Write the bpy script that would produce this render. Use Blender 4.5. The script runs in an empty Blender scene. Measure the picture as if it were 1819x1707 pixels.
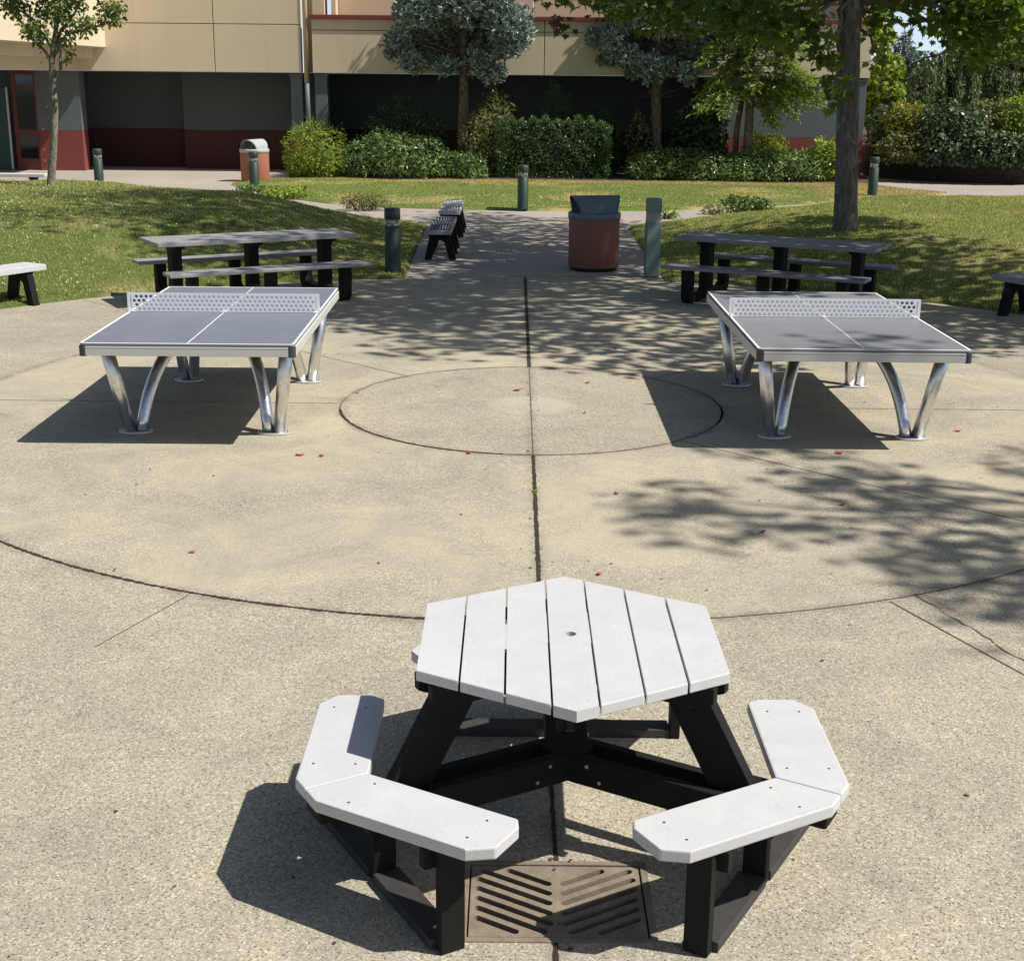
import bpy, bmesh, math, random
import numpy as np
from mathutils import Vector, Matrix
from mathutils.geometry import tessellate_polygon
R = math.radians
PI = math.pi
C = bpy.context.scene.collection
rng = np.random.default_rng(7)
random.seed(7)

# ------------------------------------------------------------------ camera numbers (also used to read places off the picture)
F, PITCH, ROLL, HC = 2466.0, 0.2836, 0.0098, 2.60
SUN = Vector((0.74, -0.175, 1.0)).normalized()

def at(px, py, Y):
    """world point at depth coordinate Y seen at picture position px,py"""
    X = (px-909.5)/F; U = -(py-853.5)/F
    x = X*math.cos(ROLL)-U*math.sin(ROLL); u = X*math.sin(ROLL)+U*math.cos(ROLL)
    dy = math.cos(PITCH)+u*math.sin(PITCH); dz = -math.sin(PITCH)+u*math.cos(PITCH)
    t = Y/dy
    return Vector((x*t, Y, HC+dz*t))

# ------------------------------------------------------------------ materials
def mat(name, col=(.5, .5, .5), rough=.6, metal=0.0, spec=None):
    m = bpy.data.materials.new(name); m.use_nodes = True
    b = m.node_tree.nodes['Principled BSDF']
    b.inputs['Base Color'].default_value = (*col, 1); b.inputs['Roughness'].default_value = rough
    b.inputs['Metallic'].default_value = metal
    if spec is not None: b.inputs['Specular IOR Level'].default_value = spec
    return m
class NT:
    def __init__(s, m):
        s.m = m; s.t = m.node_tree; s.n = s.t.nodes; s.l = s.t.links; s.b = s.n['Principled BSDF']
    def node(s, typ, **kw):
        n = s.n.new(typ)
        for k, v in kw.items():
            if k.startswith('_'): setattr(n, k[1:], v)
            else: n.inputs[k.replace('__', ' ')].default_value = v
        return n
    def coord(s, kind='Object'):
        return s.n.new('ShaderNodeTexCoord').outputs[kind]
    def noise(s, scale, detail=4, rough=.55, vec=None, dist=0):
        n = s.node('ShaderNodeTexNoise', Scale=scale, Detail=detail, Roughness=rough, Distortion=dist)
        s.l.new(vec or s.coord(), n.inputs['Vector']); return n.outputs['Fac']
    def ramp(s, fac, stops, interp='LINEAR'):
        r = s.n.new('ShaderNodeValToRGB'); r.color_ramp.interpolation = interp
        e = r.color_ramp.elements
        while len(e) < len(stops): e.new(.5)
        for i, (p, c) in enumerate(stops):
            e[i].position = p; e[i].color = (*c, 1) if len(c) == 3 else c
        s.l.new(fac, r.inputs['Fac']); return r.outputs['Color']
    def mix(s, fac, a, b, blend='MIX'):
        n = s.n.new('ShaderNodeMix'); n.data_type = 'RGBA'; n.blend_type = blend
        for i, v in ((0, fac), (6, a), (7, b)):
            if isinstance(v, (int, float)): n.inputs[i].default_value = v
            elif isinstance(v, tuple): n.inputs[i].default_value = (*v, 1)
            else: s.l.new(v, n.inputs[i])
        return n.outputs[2]
    def math(s, op, a, b=None, c=None, clamp=False):
        n = s.n.new('ShaderNodeMath'); n.operation = op; n.use_clamp = clamp
        for i, v in enumerate((a, b, c)):
            if v is None: continue
            if isinstance(v, (int, float)): n.inputs[i].default_value = v
            else: s.l.new(v, n.inputs[i])
        return n.outputs[0]
    def sm(s, v, a, b):
        n = s.n.new('ShaderNodeMapRange'); n.interpolation_type = 'SMOOTHSTEP'
        s.l.new(v, n.inputs[0]); n.inputs[1].default_value = a; n.inputs[2].default_value = b
        return n.outputs[0]
    def color(s, c): s.l.new(c, s.b.inputs['Base Color'])
    def bump(s, h, strength=.3, dist=.01):
        n = s.n.new('ShaderNodeBump'); n.inputs['Strength'].default_value = strength; n.inputs['Distance'].default_value = dist
        s.l.new(h, n.inputs['Height']); s.l.new(n.outputs['Normal'], s.b.inputs['Normal'])

def grainy(name, col, rough=.6, var=.12, scale=30, bump=.15, metal=0., spec=None, big=1.5, dist=.004):
    """plain coloured surface with large soft tone changes, fine grain and a fine bump"""
    m = mat(name, col, rough, metal, spec); t = NT(m)
    a = t.noise(big, 3); b = t.noise(scale, 5, .65)
    f = t.math('ADD', t.math('MULTIPLY', a, .6), t.math('MULTIPLY', b, .4))
    lo = tuple(c*(1-var) for c in col); hi = tuple(min(1, c*(1+var)) for c in col)
    t.color(t.ramp(f, [(.32, lo), (.68, hi)])); t.bump(b, bump, dist)
    return m

def aggregate_material():
    m = mat('exposed_aggregate', (.4, .36, .28), .85, spec=.25); t = NT(m)
    co = t.coord(); sep = t.n.new('ShaderNodeSeparateXYZ'); t.l.new(co, sep.inputs[0])
    dx = t.math('SUBTRACT', sep.outputs[0], .15); dy = t.math('SUBTRACT', sep.outputs[1], 11.13)
    r = t.math('SQRT', t.math('ADD', t.math('MULTIPLY', dx, dx), t.math('MULTIPLY', dy, dy)))
    stones = t.node('ShaderNodeTexVoronoi', Scale=150.0); t.l.new(co, stones.inputs['Vector'])
    sepc = t.n.new('ShaderNodeSeparateColor'); t.l.new(stones.outputs['Color'], sepc.inputs[0])
    st = t.ramp(sepc.outputs[0], [(0, (.16, .138, .10)), (.25, (.27, .235, .175)), (.55, (.385, .34, .255)), (.82, (.48, .43, .335)), (.93, (.66, .60, .49)), (1, (.80, .75, .66))])
    fine = t.noise(260, 3, .7)
    st = t.mix(.45, st, t.ramp(fine, [(.3, (.19, .16, .115)), (.7, (.58, .52, .40))]))
    pits = t.node('ShaderNodeTexVoronoi', Scale=80.0); t.l.new(co, pits.inputs['Vector'])
    psep = t.n.new('ShaderNodeSeparateColor'); t.l.new(pits.outputs['Color'], psep.inputs[0])
    dark = t.math('MULTIPLY', t.math('LESS_THAN', psep.outputs[1], .30), t.math('SUBTRACT', 1.0, t.sm(pits.outputs['Distance'], .22, .45)))
    pale = t.math('MULTIPLY', t.math('GREATER_THAN', psep.outputs[1], .90), t.math('SUBTRACT', 1.0, t.sm(pits.outputs['Distance'], .20, .40)))
    st = t.mix(t.math('MULTIPLY', dark, .85), st, (.085, .072, .052)); st = t.mix(t.math('MULTIPLY', pale, .7), st, (.70, .65, .54))
    # tan film where the cement still covers the stones: uneven, mostly in the middle ring and towards its front
    ring = t.math('MULTIPLY', t.sm(r, 1.50, 1.60), t.math('SUBTRACT', 1.0, t.sm(r, 4.60, 4.74)))
    blot = t.noise(.55, 6, .62, dist=1.2); blot2 = t.noise(1.7, 6, .65, dist=.8); blot3 = t.noise(4.5, 6, .7, dist=.5)
    film = t.math('MULTIPLY', t.sm(blot, .36, .66), t.math('ADD', t.math('MULTIPLY', ring, .50), .10))
    film = t.math('ADD', film, t.math('MULTIPLY', t.math('MULTIPLY', t.sm(blot2, .45, .68), ring), .25))
    col = t.mix(film, st, (.485, .425, .31))
    col = t.mix(t.math('MULTIPLY', t.sm(blot2, .50, .72), .40), col, t.mix(.5, col, (.20, .19, .165)))
    col = t.mix(t.math('MULTIPLY', t.sm(blot3, .56, .74), .45), col, t.mix(.45, col, (.13, .12, .10)))
    cloud = t.ramp(t.noise(.9, 5, .7, dist=1.5), [(.3, (.80, .80, .82)), (.7, (1.12, 1.10, 1.05))])
    col = t.mix(1.0, col, cloud, 'MULTIPLY')
    patch = t.math('SUBTRACT', 1.0, t.sm(r, .27, .40))
    col = t.mix(t.math('MULTIPLY', patch, .30), col, (.56, .52, .42))
    # darker dirt gathered along the round joints
    for rr_ in (1.557, 4.72):
        dd = t.math('ABSOLUTE', t.math('SUBTRACT', r, rr_))
        col = t.mix(t.math('MULTIPLY', t.math('SUBTRACT', 1.0, t.sm(dd, .0, .09)), t.math('MULTIPLY', t.sm(blot3, .35, .65), .5)), col, (.13, .115, .085))
    cx_ = t.math('ABSOLUTE', dx)
    col = t.mix(t.math('MULTIPLY', t.math('SUBTRACT', 1.0, t.sm(cx_, .0, .07)), t.math('MULTIPLY', t.sm(blot3, .35, .65), .5)), col, (.14, .12, .09))
    col = t.mix(1.0, col, (.957, .984, 1.02), 'MULTIPLY')
    t.color(col)
    hgt = t.math('ADD', t.math('MULTIPLY', stones.outputs['Distance'], -1.0), t.math('MULTIPLY', fine, .5))
    t.bump(hgt, .38, .004)
    return m

def concrete_material(name, c1, c2, scale=120):
    m = mat(name, c1, .85, spec=.25); t = NT(m)
    a = t.noise(.5, 5, .6); b = t.noise(scale, 4, .7)
    col = t.ramp(a, [(.35, c1), (.65, c2)])
    col = t.mix(.35, col, t.ramp(b, [(.3, tuple(c*.55 for c in c1)), (.7, tuple(min(1, c*1.35) for c in c2))]))
    t.color(col); t.bump(b, .3, .004); return m

def leaf_material(name, cols, trans=.35, rough=.5, shift=(1.3, 1.25, .6), big=None):
    m = mat(name, cols[0], rough, spec=.35); t = NT(m)
    g = t.n.new('ShaderNodeNewGeometry')
    n = len(cols)
    col = t.ramp(g.outputs['Random Per Island'], [(i/(max(1, n-1)), c) for i, c in enumerate(cols)])
    if big:
        col = t.mix(t.sm(t.noise(big[0], 2), .42, .62), col, big[1])
    t.color(col)
    tr = t.n.new('ShaderNodeBsdfTranslucent')
    t.l.new(t.mix(1.0, col, shift, 'MULTIPLY'), tr.inputs['Color'])
    mx = t.n.new('ShaderNodeMixShader'); mx.inputs[0].default_value = trans
    out = t.n['Material Output']
    t.l.new(t.b.outputs[0], mx.inputs[1]); t.l.new(tr.outputs[0], mx.inputs[2]); t.l.new(mx.outputs[0], out.inputs[0])
    return m

def grass_ground(name, cols, dry, dryamt=(.52, .7), sc=1.1):
    m = mat(name, cols[0], .9, spec=.1); t = NT(m)
    col = t.ramp(t.noise(9, 6, .7), [(.3, cols[0]), (.55, cols[1]), (.75, cols[2])])
    col = t.mix(t.sm(t.noise(sc, 5, .65), *dryamt), col, dry)
    t.color(col); t.bump(t.noise(60, 4, .7), .8, .03); return m

def bark_material(name, c1, c2, scale=14, stretch=.25):
    m = mat(name, c1, .9, spec=.1); t = NT(m)
    mp = t.n.new('ShaderNodeMapping'); t.l.new(t.coord(), mp.inputs[0]); mp.inputs['Scale'].default_value = (1, 1, stretch)
    n = t.noise(scale, 6, .7, vec=mp.outputs[0], dist=.5)
    lich = t.noise(5, 4, .6)
    col = t.ramp(n, [(.35, c1), (.65, c2)])
    col = t.mix(t.math('MULTIPLY', t.sm(lich, .55, .7), .5), col, tuple(min(1, c*1.5+.03) for c in c2))
    t.color(col); t.bump(n, .7, .02); return m

M = {}
M['aggregate'] = aggregate_material()
M['path'] = concrete_material('path_concrete', (.30, .268, .238), (.37, .33, .29))
M['joint'] = grainy('joint_dirt', (.03, .023, .016), .95, .35, 60, .5)
M['joint_thin'] = grainy('hairline_joint', (.12, .10, .072), .95, .3, 60, .3)
M['soil'] = grainy('bark_mulch', (.075, .045, .028), .95, .45, 45, .9, big=4, dist=.02)
M['earth'] = grainy('far_ground', (.06, .07, .03), .95, .3, 2, .5)
M['grass_l'] = grass_ground('mound_turf', [(.085, .118, .03), (.12, .158, .045), (.18, .21, .075)], (.30, .265, .13), (.46, .66), .8)
def lawn_material():
    m = grass_ground('lawn_turf', [(.105, .155, .04), (.15, .20, .055), (.21, .245, .08)], (.42, .33, .16), (.5, .62), .45); t = NT(m)
    src = t.b.inputs['Base Color'].links[0].from_socket; sep = t.n.new('ShaderNodeSeparateXYZ'); t.l.new(t.coord(), sep.inputs[0])
    n = t.noise(.9, 5, .65, dist=.6); yy = t.math('ADD', sep.outputs[1], t.math('MULTIPLY', n, 2.4)); xx = t.math('ADD', sep.outputs[0], t.math('MULTIPLY', n, 2.0))
    f = t.math('MAXIMUM', t.math('MULTIPLY', t.sm(yy, 35.6, 36.6), t.sm(xx, -4.5, -2.5)), t.sm(xx, 7.6, 8.6))
    t.color(t.mix(t.math('MULTIPLY', f, .85), src, (.44, .345, .18))); return m
M['lawn_dry'] = lawn_material()
M['grass_r'] = grass_ground('shaded_turf', [(.10, .125, .034), (.145, .17, .052), (.205, .22, .085)], (.30, .265, .13), (.46, .66), .8)
M['lawn'] = grass_ground('lawn_turf', [(.105, .155, .04), (.15, .20, .055), (.21, .245, .08)], (.42, .33, .16), (.5, .62), .45)
def pale_board():
    m = mat('pale_recycled_board', (.52, .525, .54), .6); t = NT(m)
    mp = t.n.new('ShaderNodeMapping'); t.l.new(t.coord(), mp.inputs[0]); mp.inputs['Scale'].default_value = (1, .15, 1)
    grain = t.noise(120, 5, .7, vec=mp.outputs[0]); big = t.noise(3.5, 5, .65, dist=.8); spot = t.noise(38, 3, .5); fine = t.noise(420, 3, .7)
    col = t.ramp(big, [(.3, (.475, .48, .50)), (.7, (.565, .57, .58))])
    col = t.mix(.22, col, t.ramp(grain, [(.3, (.40, .40, .41)), (.7, (.63, .63, .64))]))
    col = t.mix(.18, col, t.ramp(fine, [(.3, (.30, .30, .31)), (.7, (.64, .64, .64))]))
    col = t.mix(t.math('MULTIPLY', t.sm(spot, .66, .76), .35), col, (.34, .33, .31))
    col = t.mix(t.math('MULTIPLY', t.sm(t.noise(9, 6, .75, dist=2), .62, .72), .35), col, (.70, .70, .70))
    t.color(col); t.bump(t.math('ADD', grain, fine), .3, .002); return m
M['white_board'] = pale_board()
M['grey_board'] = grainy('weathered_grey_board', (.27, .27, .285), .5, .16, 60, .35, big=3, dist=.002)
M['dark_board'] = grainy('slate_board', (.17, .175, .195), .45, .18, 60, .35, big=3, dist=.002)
M['black_plastic'] = grainy('black_recycled_board', (.0085, .0082, .008), .75, .5, 90, .5, big=3, spec=.25, dist=.002)
M['black_scuffed'] = grainy('scuffed_black_board', (.034, .032, .031), .7, .5, 25, .4, big=4, dist=.002)
M['bolt'] = mat('bolt_steel', (.45, .44, .42), .35, 1.0)
M['screw'] = mat('screw_dark', (.10, .095, .09), .5, .6)
M['table_top'] = grainy('table_top_grey', (.165, .18, .225), .42, .10, 200, .06, big=4, dist=.001)
M['table_top2'] = grainy('table_top_warm_grey', (.20, .20, .22), .44, .10, 200, .06, big=4, dist=.001)
M['white_line'] = mat('white_line', (.82, .82, .82), .5)
M['apron'] = grainy('frame_paint', (.52, .52, .49), .42, .05, 40, .05)
M['corner'] = grainy('corner_cap', (.05, .045, .045), .5, .1, 60, .1)
M['net'] = grainy('net_steel_paint', (.84, .85, .88), .4, .04, 60, .05)
M['grate'] = grainy('rusty_cast_iron', (.215, .178, .135), .85, .30, 55, .55, big=9, spec=.2, dist=.004)
M['pit'] = mat('pit_dark', (.02, .016, .012), .95)
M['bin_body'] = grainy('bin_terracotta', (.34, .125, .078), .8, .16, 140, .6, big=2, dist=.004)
M['bin_body_shade'] = grainy('bin_terracotta_shaded', (.25, .10, .065), .8, .16, 140, .6, big=2, dist=.004)  # same terracotta with shade put into the colour, for the bin under trees
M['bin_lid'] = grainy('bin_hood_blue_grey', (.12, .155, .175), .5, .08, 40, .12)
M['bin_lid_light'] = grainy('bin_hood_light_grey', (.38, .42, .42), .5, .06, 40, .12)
M['bin_base'] = mat('bin_base_dark', (.02, .02, .02), .8)
M['bollard'] = grainy('bollard_green', (.020, .045, .035), .5, .2, 30, .15)
M['bollard_pale'] = grainy('post_grey_green', (.17, .235, .21), .6, .14, 20, .2)
M['post_band'] = grainy('post_band_grey', (.30, .29, .24), .5, .15, 20, .1)
def stucco(name, c):
    m = grainy(name, c, .9, .07, 60, .25, big=.5, dist=.006); t = NT(m)
    src = t.b.inputs['Base Color'].links[0].from_socket
    mp = t.n.new('ShaderNodeMapping'); t.l.new(t.coord(), mp.inputs[0]); mp.inputs['Scale'].default_value = (1, 1, .08)
    streak = t.noise(2.2, 6, .7, vec=mp.outputs[0]); t.color(t.mix(t.math('MULTIPLY', t.sm(streak, .52, .75), .28), src, tuple(q*.62 for q in c))); return m
M['stucco'] = stucco('tan_stucco', (.64, .545, .40))
M['stucco2'] = grainy('warm_tan_stucco', (.62, .52, .36), .9, .06, 60, .25, big=.5, dist=.006)
M['red'] = grainy('red_trim', (.19, .035, .030), .6, .08, 20, .08)
M['red_band'] = grainy('red_wall_band', (.21, .052, .042), .8, .07, 40, .2, big=.7)
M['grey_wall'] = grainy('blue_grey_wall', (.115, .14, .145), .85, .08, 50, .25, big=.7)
M['grey_recess_shade'] = grainy('recess_shade_grey_wall', (.075, .088, .086), .9, .10, 50, .2, big=.7)  # wall grey darkened so the colour carries the recess shade
M['red_recess_shade'] = grainy('recess_shade_red_band', (.06, .018, .016), .9, .10, 40, .2, big=.7)  # red band darkened likewise, shade under the overhang put into the colour
M['teal'] = grainy('teal_door', (.035, .085, .078), .5, .1, 20, .06)
M['door_red'] = grainy('red_door_frame', (.16, .042, .034), .5, .06, 20, .06)
M['soffit'] = mat('soffit_paint', (.12, .12, .11), .9)
M['downpipe'] = grainy('downpipe_paint', (.50, .40, .27), .6, .05, 30, .05)
M['downpipe_low'] = grainy('downpipe_paint_blue', (.12, .15, .165), .6, .05, 30, .05)
M['white_trim'] = mat('pale_metal_edge', (.6, .62, .6), .4)
def steel():
    m = mat('galvanised_steel', (.80, .80, .80), .2, 1.0); t = NT(m)
    n = t.noise(14, 4, .6); r = t.n.new('ShaderNodeMapRange'); t.l.new(n, r.inputs[0]); r.inputs[3].default_value = .2; r.inputs[4].default_value = .42
    t.l.new(r.outputs[0], t.b.inputs['Roughness'])
    t.color(t.ramp(t.noise(30, 5, .7), [(.3, (.62, .62, .62)), (.7, (.86, .86, .87))])); t.bump(t.noise(7, 3), .08, .01); return m
M['steel'] = steel()
M['steel_plate'] = mat('weathered_zinc_plate', (.72, .73, .74), .45, .7)
def glass():
    m = mat('dark_glass', (.012, .014, .014), .06, spec=.6); return m
M['glass'] = glass()
def clear():
    m = mat('lens_acrylic', (.75, .72, .66), .15); b = m.node_tree.nodes['Principled BSDF']
    b.inputs['Transmission Weight'].default_value = .75; b.inputs['IOR'].default_value = 1.3; return m
M['lens'] = clear()
def blocks():
    m = mat('retaining_blocks', (.09, .07, .06), .9, spec=.1); t = NT(m)
    br = t.node('ShaderNodeTexBrick', Scale=1.0, Color1=(.055, .045, .038, 1), Color2=(.038, .032, .028, 1), Mortar=(.02, .017, .015, 1))
    br.inputs['Brick Width'].default_value = .42; br.inputs['Row Height'].default_value = .19; br.inputs['Mortar Size'].default_value = .012
    mp = t.n.new('ShaderNodeMapping'); t.l.new(t.coord(), mp.inputs[0]); mp.inputs['Rotation'].default_value = (R(90), 0, 0)
    t.l.new(mp.outputs[0], br.inputs['Vector'])
    t.color(t.mix(.3, br.outputs[0], t.ramp(t.noise(12, 5, .7), [(.3, (.03, .025, .02)), (.7, (.16, .13, .11))])))
    t.bump(t.math('ADD', t.math('MULTIPLY', br.outputs['Fac'], -1.0), t.noise(30, 4)), .6, .02); return m
M['blocks'] = blocks()
M['bark_maple'] = bark_material('maple_bark', (.085, .078, .068), (.22, .20, .175), 16)
M['bark_pale'] = bark_material('pale_lichen_bark', (.10, .085, .065), (.30, .27, .21), 18, .6)
M['bark_spruce'] = bark_material('spruce_bark', (.05, .04, .032), (.17, .14, .105), 16, .5)
M['bark_dark'] = bark_material('dark_bark', (.03, .025, .02), (.07, .06, .05), 14)
M['maple_leaf'] = leaf_material('maple_leaves', [(0.063, 0.108, 0.025), (0.091, 0.155, 0.034), (0.136, 0.206, 0.041), (0.227, 0.269, 0.062)], .5)
M['maple_red'] = leaf_material('reddish_leaves', [(.14, .05, .035), (.09, .06, .03)], .3)
M['small_leaf'] = leaf_material('small_tree_leaves', [(0.064, 0.1, 0.026), (0.1, 0.155, 0.036), (0.155, 0.218, 0.055), (0.273, 0.309, 0.091)], .3)
M['spruce_leaf'] = leaf_material('blue_needles', [(0.097, 0.145, 0.134), (0.165, 0.224, 0.206), (0.29, 0.355, 0.334), (0.524, 0.604, 0.579)], .12, .6, (1.1, 1.2, 1.0))
M['larch_leaf'] = leaf_material('larch_needles', [(0.142, 0.203, 0.061), (0.223, 0.304, 0.081), (0.324, 0.405, 0.112)], .4)
M['nandina'] = leaf_material('lime_leaves', [(0.093, 0.155, 0.028), (0.217, 0.31, 0.044), (0.404, 0.466, 0.07)], .4)
M['laurel'] = leaf_material('laurel_leaves', [(0.039, 0.079, 0.022), (0.07, 0.135, 0.035), (0.14, 0.216, 0.064), (0.246, 0.319, 0.12)], .22, .32)
M['hedge'] = leaf_material('hedge_leaves', [(0.026, 0.063, 0.019), (0.046, 0.102, 0.029), (0.083, 0.149, 0.042)], .2, .4)
M['rhodie'] = leaf_material('dark_glossy_leaves', [(0.021, 0.044, 0.016), (0.039, 0.072, 0.026), (0.078, 0.111, 0.046)], .15, .32)
M['olive'] = leaf_material('olive_leaves', [(0.078, 0.091, 0.031), (0.143, 0.156, 0.052), (0.247, 0.247, 0.104)], .3)
M['yellow'] = leaf_material('yellow_leaves', [(0.111, 0.13, 0.026), (0.22, 0.234, 0.039), (0.397, 0.375, 0.065)], .4)
M['glossy'] = leaf_material('big_glossy_leaves', [(.025, .050, .018), (.045, .08, .03), (.09, .135, .065), (.17, .21, .12)], .15, .36)
M['weeping'] = leaf_material('weeping_needles', [(0.065, 0.108, 0.048), (0.119, 0.173, 0.076), (0.238, 0.302, 0.151)], .25)
M['far_blue'] = leaf_material('far_blue_needles', [(0.075, 0.112, 0.105), (0.12, 0.165, 0.158)], .15)
M['pale_plant'] = leaf_material('pale_variegated', [(.30, .30, .17), (.45, .43, .28)], .35)
M['blade_l'] = leaf_material('mound_blades', [(0.119, 0.187, 0.041), (0.228, 0.305, 0.078), (0.4, 0.444, 0.142), (0.642, 0.562, 0.26)], .35)
M['blade_lawn'] = leaf_material('lawn_blades', [(0.148, 0.217, 0.052), (0.231, 0.309, 0.077), (0.329, 0.387, 0.12), (0.494, 0.449, 0.205)], .35)
M['dry_blade'] = leaf_material('dry_blades', [(0.368, 0.287, 0.127), (0.483, 0.391, 0.196)], .3, shift=(1.1, 1.05, .8))
M['clover'] = mat('clover_white', (.55, .57, .42), .8)
M['redleaf'] = leaf_material('fallen_red', [(.42, .035, .03), (.50, .05, .04)], .2, .5, (1.2, .8, .8))
M['brownleaf'] = leaf_material('fallen_brown', [(.12, .05, .03), (.10, .045, .028)], .1)

# ------------------------------------------------------------------ object helpers
def meta(o, label=None, cat=None, group=None, kind=None):
    for k, v in (('label', label), ('category', cat), ('group', group), ('kind', kind)):
        if v: o[k] = v
    return o
def thing(name, label, cat, loc=(0, 0, 0), rz=0, group=None):
    o = bpy.data.objects.new(name, None); o.empty_display_size = .2; C.objects.link(o)
    o.location = loc; o.rotation_euler = (0, 0, rz)
    return meta(o, label, cat, group)
def link(name, me, material, parent=None):
    o = bpy.data.objects.new(name, me); C.objects.link(o)
    if material is not None and not me.materials: me.materials.append(material)
    if parent is not None: o.parent = parent
    return o
def copy_tree(src, loc=None, rz=None, label=None, parent=None):
    c = src.copy(); C.objects.link(c)
    if parent is not None: c.parent = parent
    if loc is not None: c.location = loc
    if rz is not None: c.rotation_euler = (0, 0, rz)
    if label: c['label'] = label
    for ch in [o for o in C.objects if o.parent == src]:
        copy_tree(ch, parent=c)
    return c

class MB:
    def __init__(s): s.v = []; s.f = []; s.sm = []
    def add(s, vs, fs, M4=None, smooth=False):
        k = len(s.v)
        for p in vs: s.v.append(tuple(M4 @ Vector(p)) if M4 is not None else tuple(p))
        for f in fs: s.f.append([i+k for i in f]); s.sm.append(smooth)
        return s
    def box(s, c, d, rz=0, M4=None):
        x, y, z = (q/2 for q in d)
        m = Matrix.Translation(c) @ Matrix.Rotation(rz, 4, 'Z')
        if M4 is not None: m = M4 @ m
        vs = [(a*x, b*y, e*z) for a in (-1, 1) for b in (-1, 1) for e in (-1, 1)]
        return s.add(vs, [(0, 1, 3, 2), (4, 6, 7, 5), (0, 4, 5, 1), (2, 3, 7, 6), (0, 2, 6, 4), (1, 5, 7, 3)], m)
    def span(s, x0, x1, y0, y1, z0, z1): return s.box(((x0+x1)/2, (y0+y1)/2, (z0+z1)/2), (abs(x1-x0), abs(y1-y0), abs(z1-z0)))
    def beam(s, a, b, w, h, up=(0, 0, 1)):
        a = Vector(a); b = Vector(b); d = b-a; L = d.length; d.normalize()
        u = Vector(up); x = d.cross(u).normalized(); u = x.cross(d)
        m = Matrix((( x.x, d.x, u.x, (a.x+b.x)/2), (x.y, d.y, u.y, (a.y+b.y)/2), (x.z, d.z, u.z, (a.z+b.z)/2), (0, 0, 0, 1)))
        return s.box((0, 0, 0), (w, L, h), M4=m)
    def plate(s, outer, z0, z1, holes=(), M4=None):
        """flat plate between z0 and z1 with a polygon outline and holes"""
        loops = [list(outer)]+[list(h) for h in holes]
        tris = tessellate_polygon([[Vector((p[0], p[1], 0)) for p in l] for l in loops])
        pts = [p for l in loops for p in l]; n = len(pts)
        vs = [(p[0], p[1], z0) for p in pts]+[(p[0], p[1], z1) for p in pts]
        fs = []
        for t in tris:
            a, b, c = (Vector((pts[i][0], pts[i][1], 0)) for i in t)
            if (b-a).cross(c-a).z < 0: t = (t[0], t[2], t[1])
            fs.append((t[0]+n, t[1]+n, t[2]+n)); fs.append((t[2], t[1], t[0]))
        k = 0
        for li, l in enumerate(loops):
            m = len(l); ar = sum(l[i][0]*l[(i+1) % m][1]-l[(i+1) % m][0]*l[i][1] for i in range(m))
            flip = (ar < 0) ^ (li > 0)
            for i in range(m):
                j = (i+1) % m; q = (k+i, k+j, k+j+n, k+i+n)
                fs.append(q[::-1] if flip else q)
            k += m
        return s.add(vs, fs, M4)
    def tube(s, pts, rad, seg=12, flat=1.0, side=None, caps=True):
        """tube through points; rad number or list; flat squeezes along the side axis"""
        pts = [Vector(p) for p in pts]; n = len(pts)
        rr = rad if isinstance(rad, (list, tuple)) else [rad]*n
        k = len(s.v); ref = Vector(side) if side else None; prev = None
        for i, p in enumerate(pts):
            t = (pts[min(i+1, n-1)]-pts[max(i-1, 0)]).normalized()
            if ref is not None: x = (ref-t*ref.dot(t)).normalized()
            elif prev is None:
                a = Vector((1, 0, 0)) if abs(t.x) < .8 else Vector((0, 1, 0)); x = (a-t*a.dot(t)).normalized()
            else: x = (prev-t*prev.dot(t)).normalized()
            prev = x; y = t.cross(x)
            for j in range(seg):
                a = 2*PI*j/seg; s.v.append(tuple(p+x*math.cos(a)*rr[i]*flat+y*math.sin(a)*rr[i]))
        for i in range(n-1):
            for j in range(seg):
                a = k+i*seg+j; b = k+i*seg+(j+1) % seg
                s.f.append([a, b, b+seg, a+seg]); s.sm.append(True)
        if caps:
            s.f.append([k+j for j in range(seg)][::-1]); s.sm.append(False)
            s.f.append([k+(n-1)*seg+j for j in range(seg)]); s.sm.append(False)
        return s
    def lathe(s, prof, seg=32, c=(0, 0, 0), smooth=True):
        k = len(s.v)
        for r, z in prof:
            for j in range(seg):
                a = 2*PI*j/seg; s.v.append((c[0]+r*math.cos(a), c[1]+r*math.sin(a), c[2]+z))
        for i in range(len(prof)-1):
            for j in range(seg):
                a = k+i*seg+j; b = k+i*seg+(j+1) % seg
                s.f.append([a, b, b+seg, a+seg]); s.sm.append(smooth)
        s.f.append([k+j for j in range(seg)][::-1]); s.sm.append(False)
        s.f.append([k+(len(prof)-1)*seg+j for j in range(seg)]); s.sm.append(False)
        return s
    def build(s, name, material, parent=None, bevel=0, loc=None, rz=None, seg=2):
        me = bpy.data.meshes.new(name); me.from_pydata(s.v, [], s.f); me.update()
        me.polygons.foreach_set('use_smooth', s.sm)
        o = link(name, me, material, parent)
        if loc is not None: o.location = loc
        if rz is not None: o.rotation_euler = (0, 0, rz)
        if bevel:
            b = o.modifiers.new('Bevel', 'BEVEL'); b.width = bevel; b.segments = seg; b.limit_method = 'ANGLE'; b.angle_limit = R(40)
        return o

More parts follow.
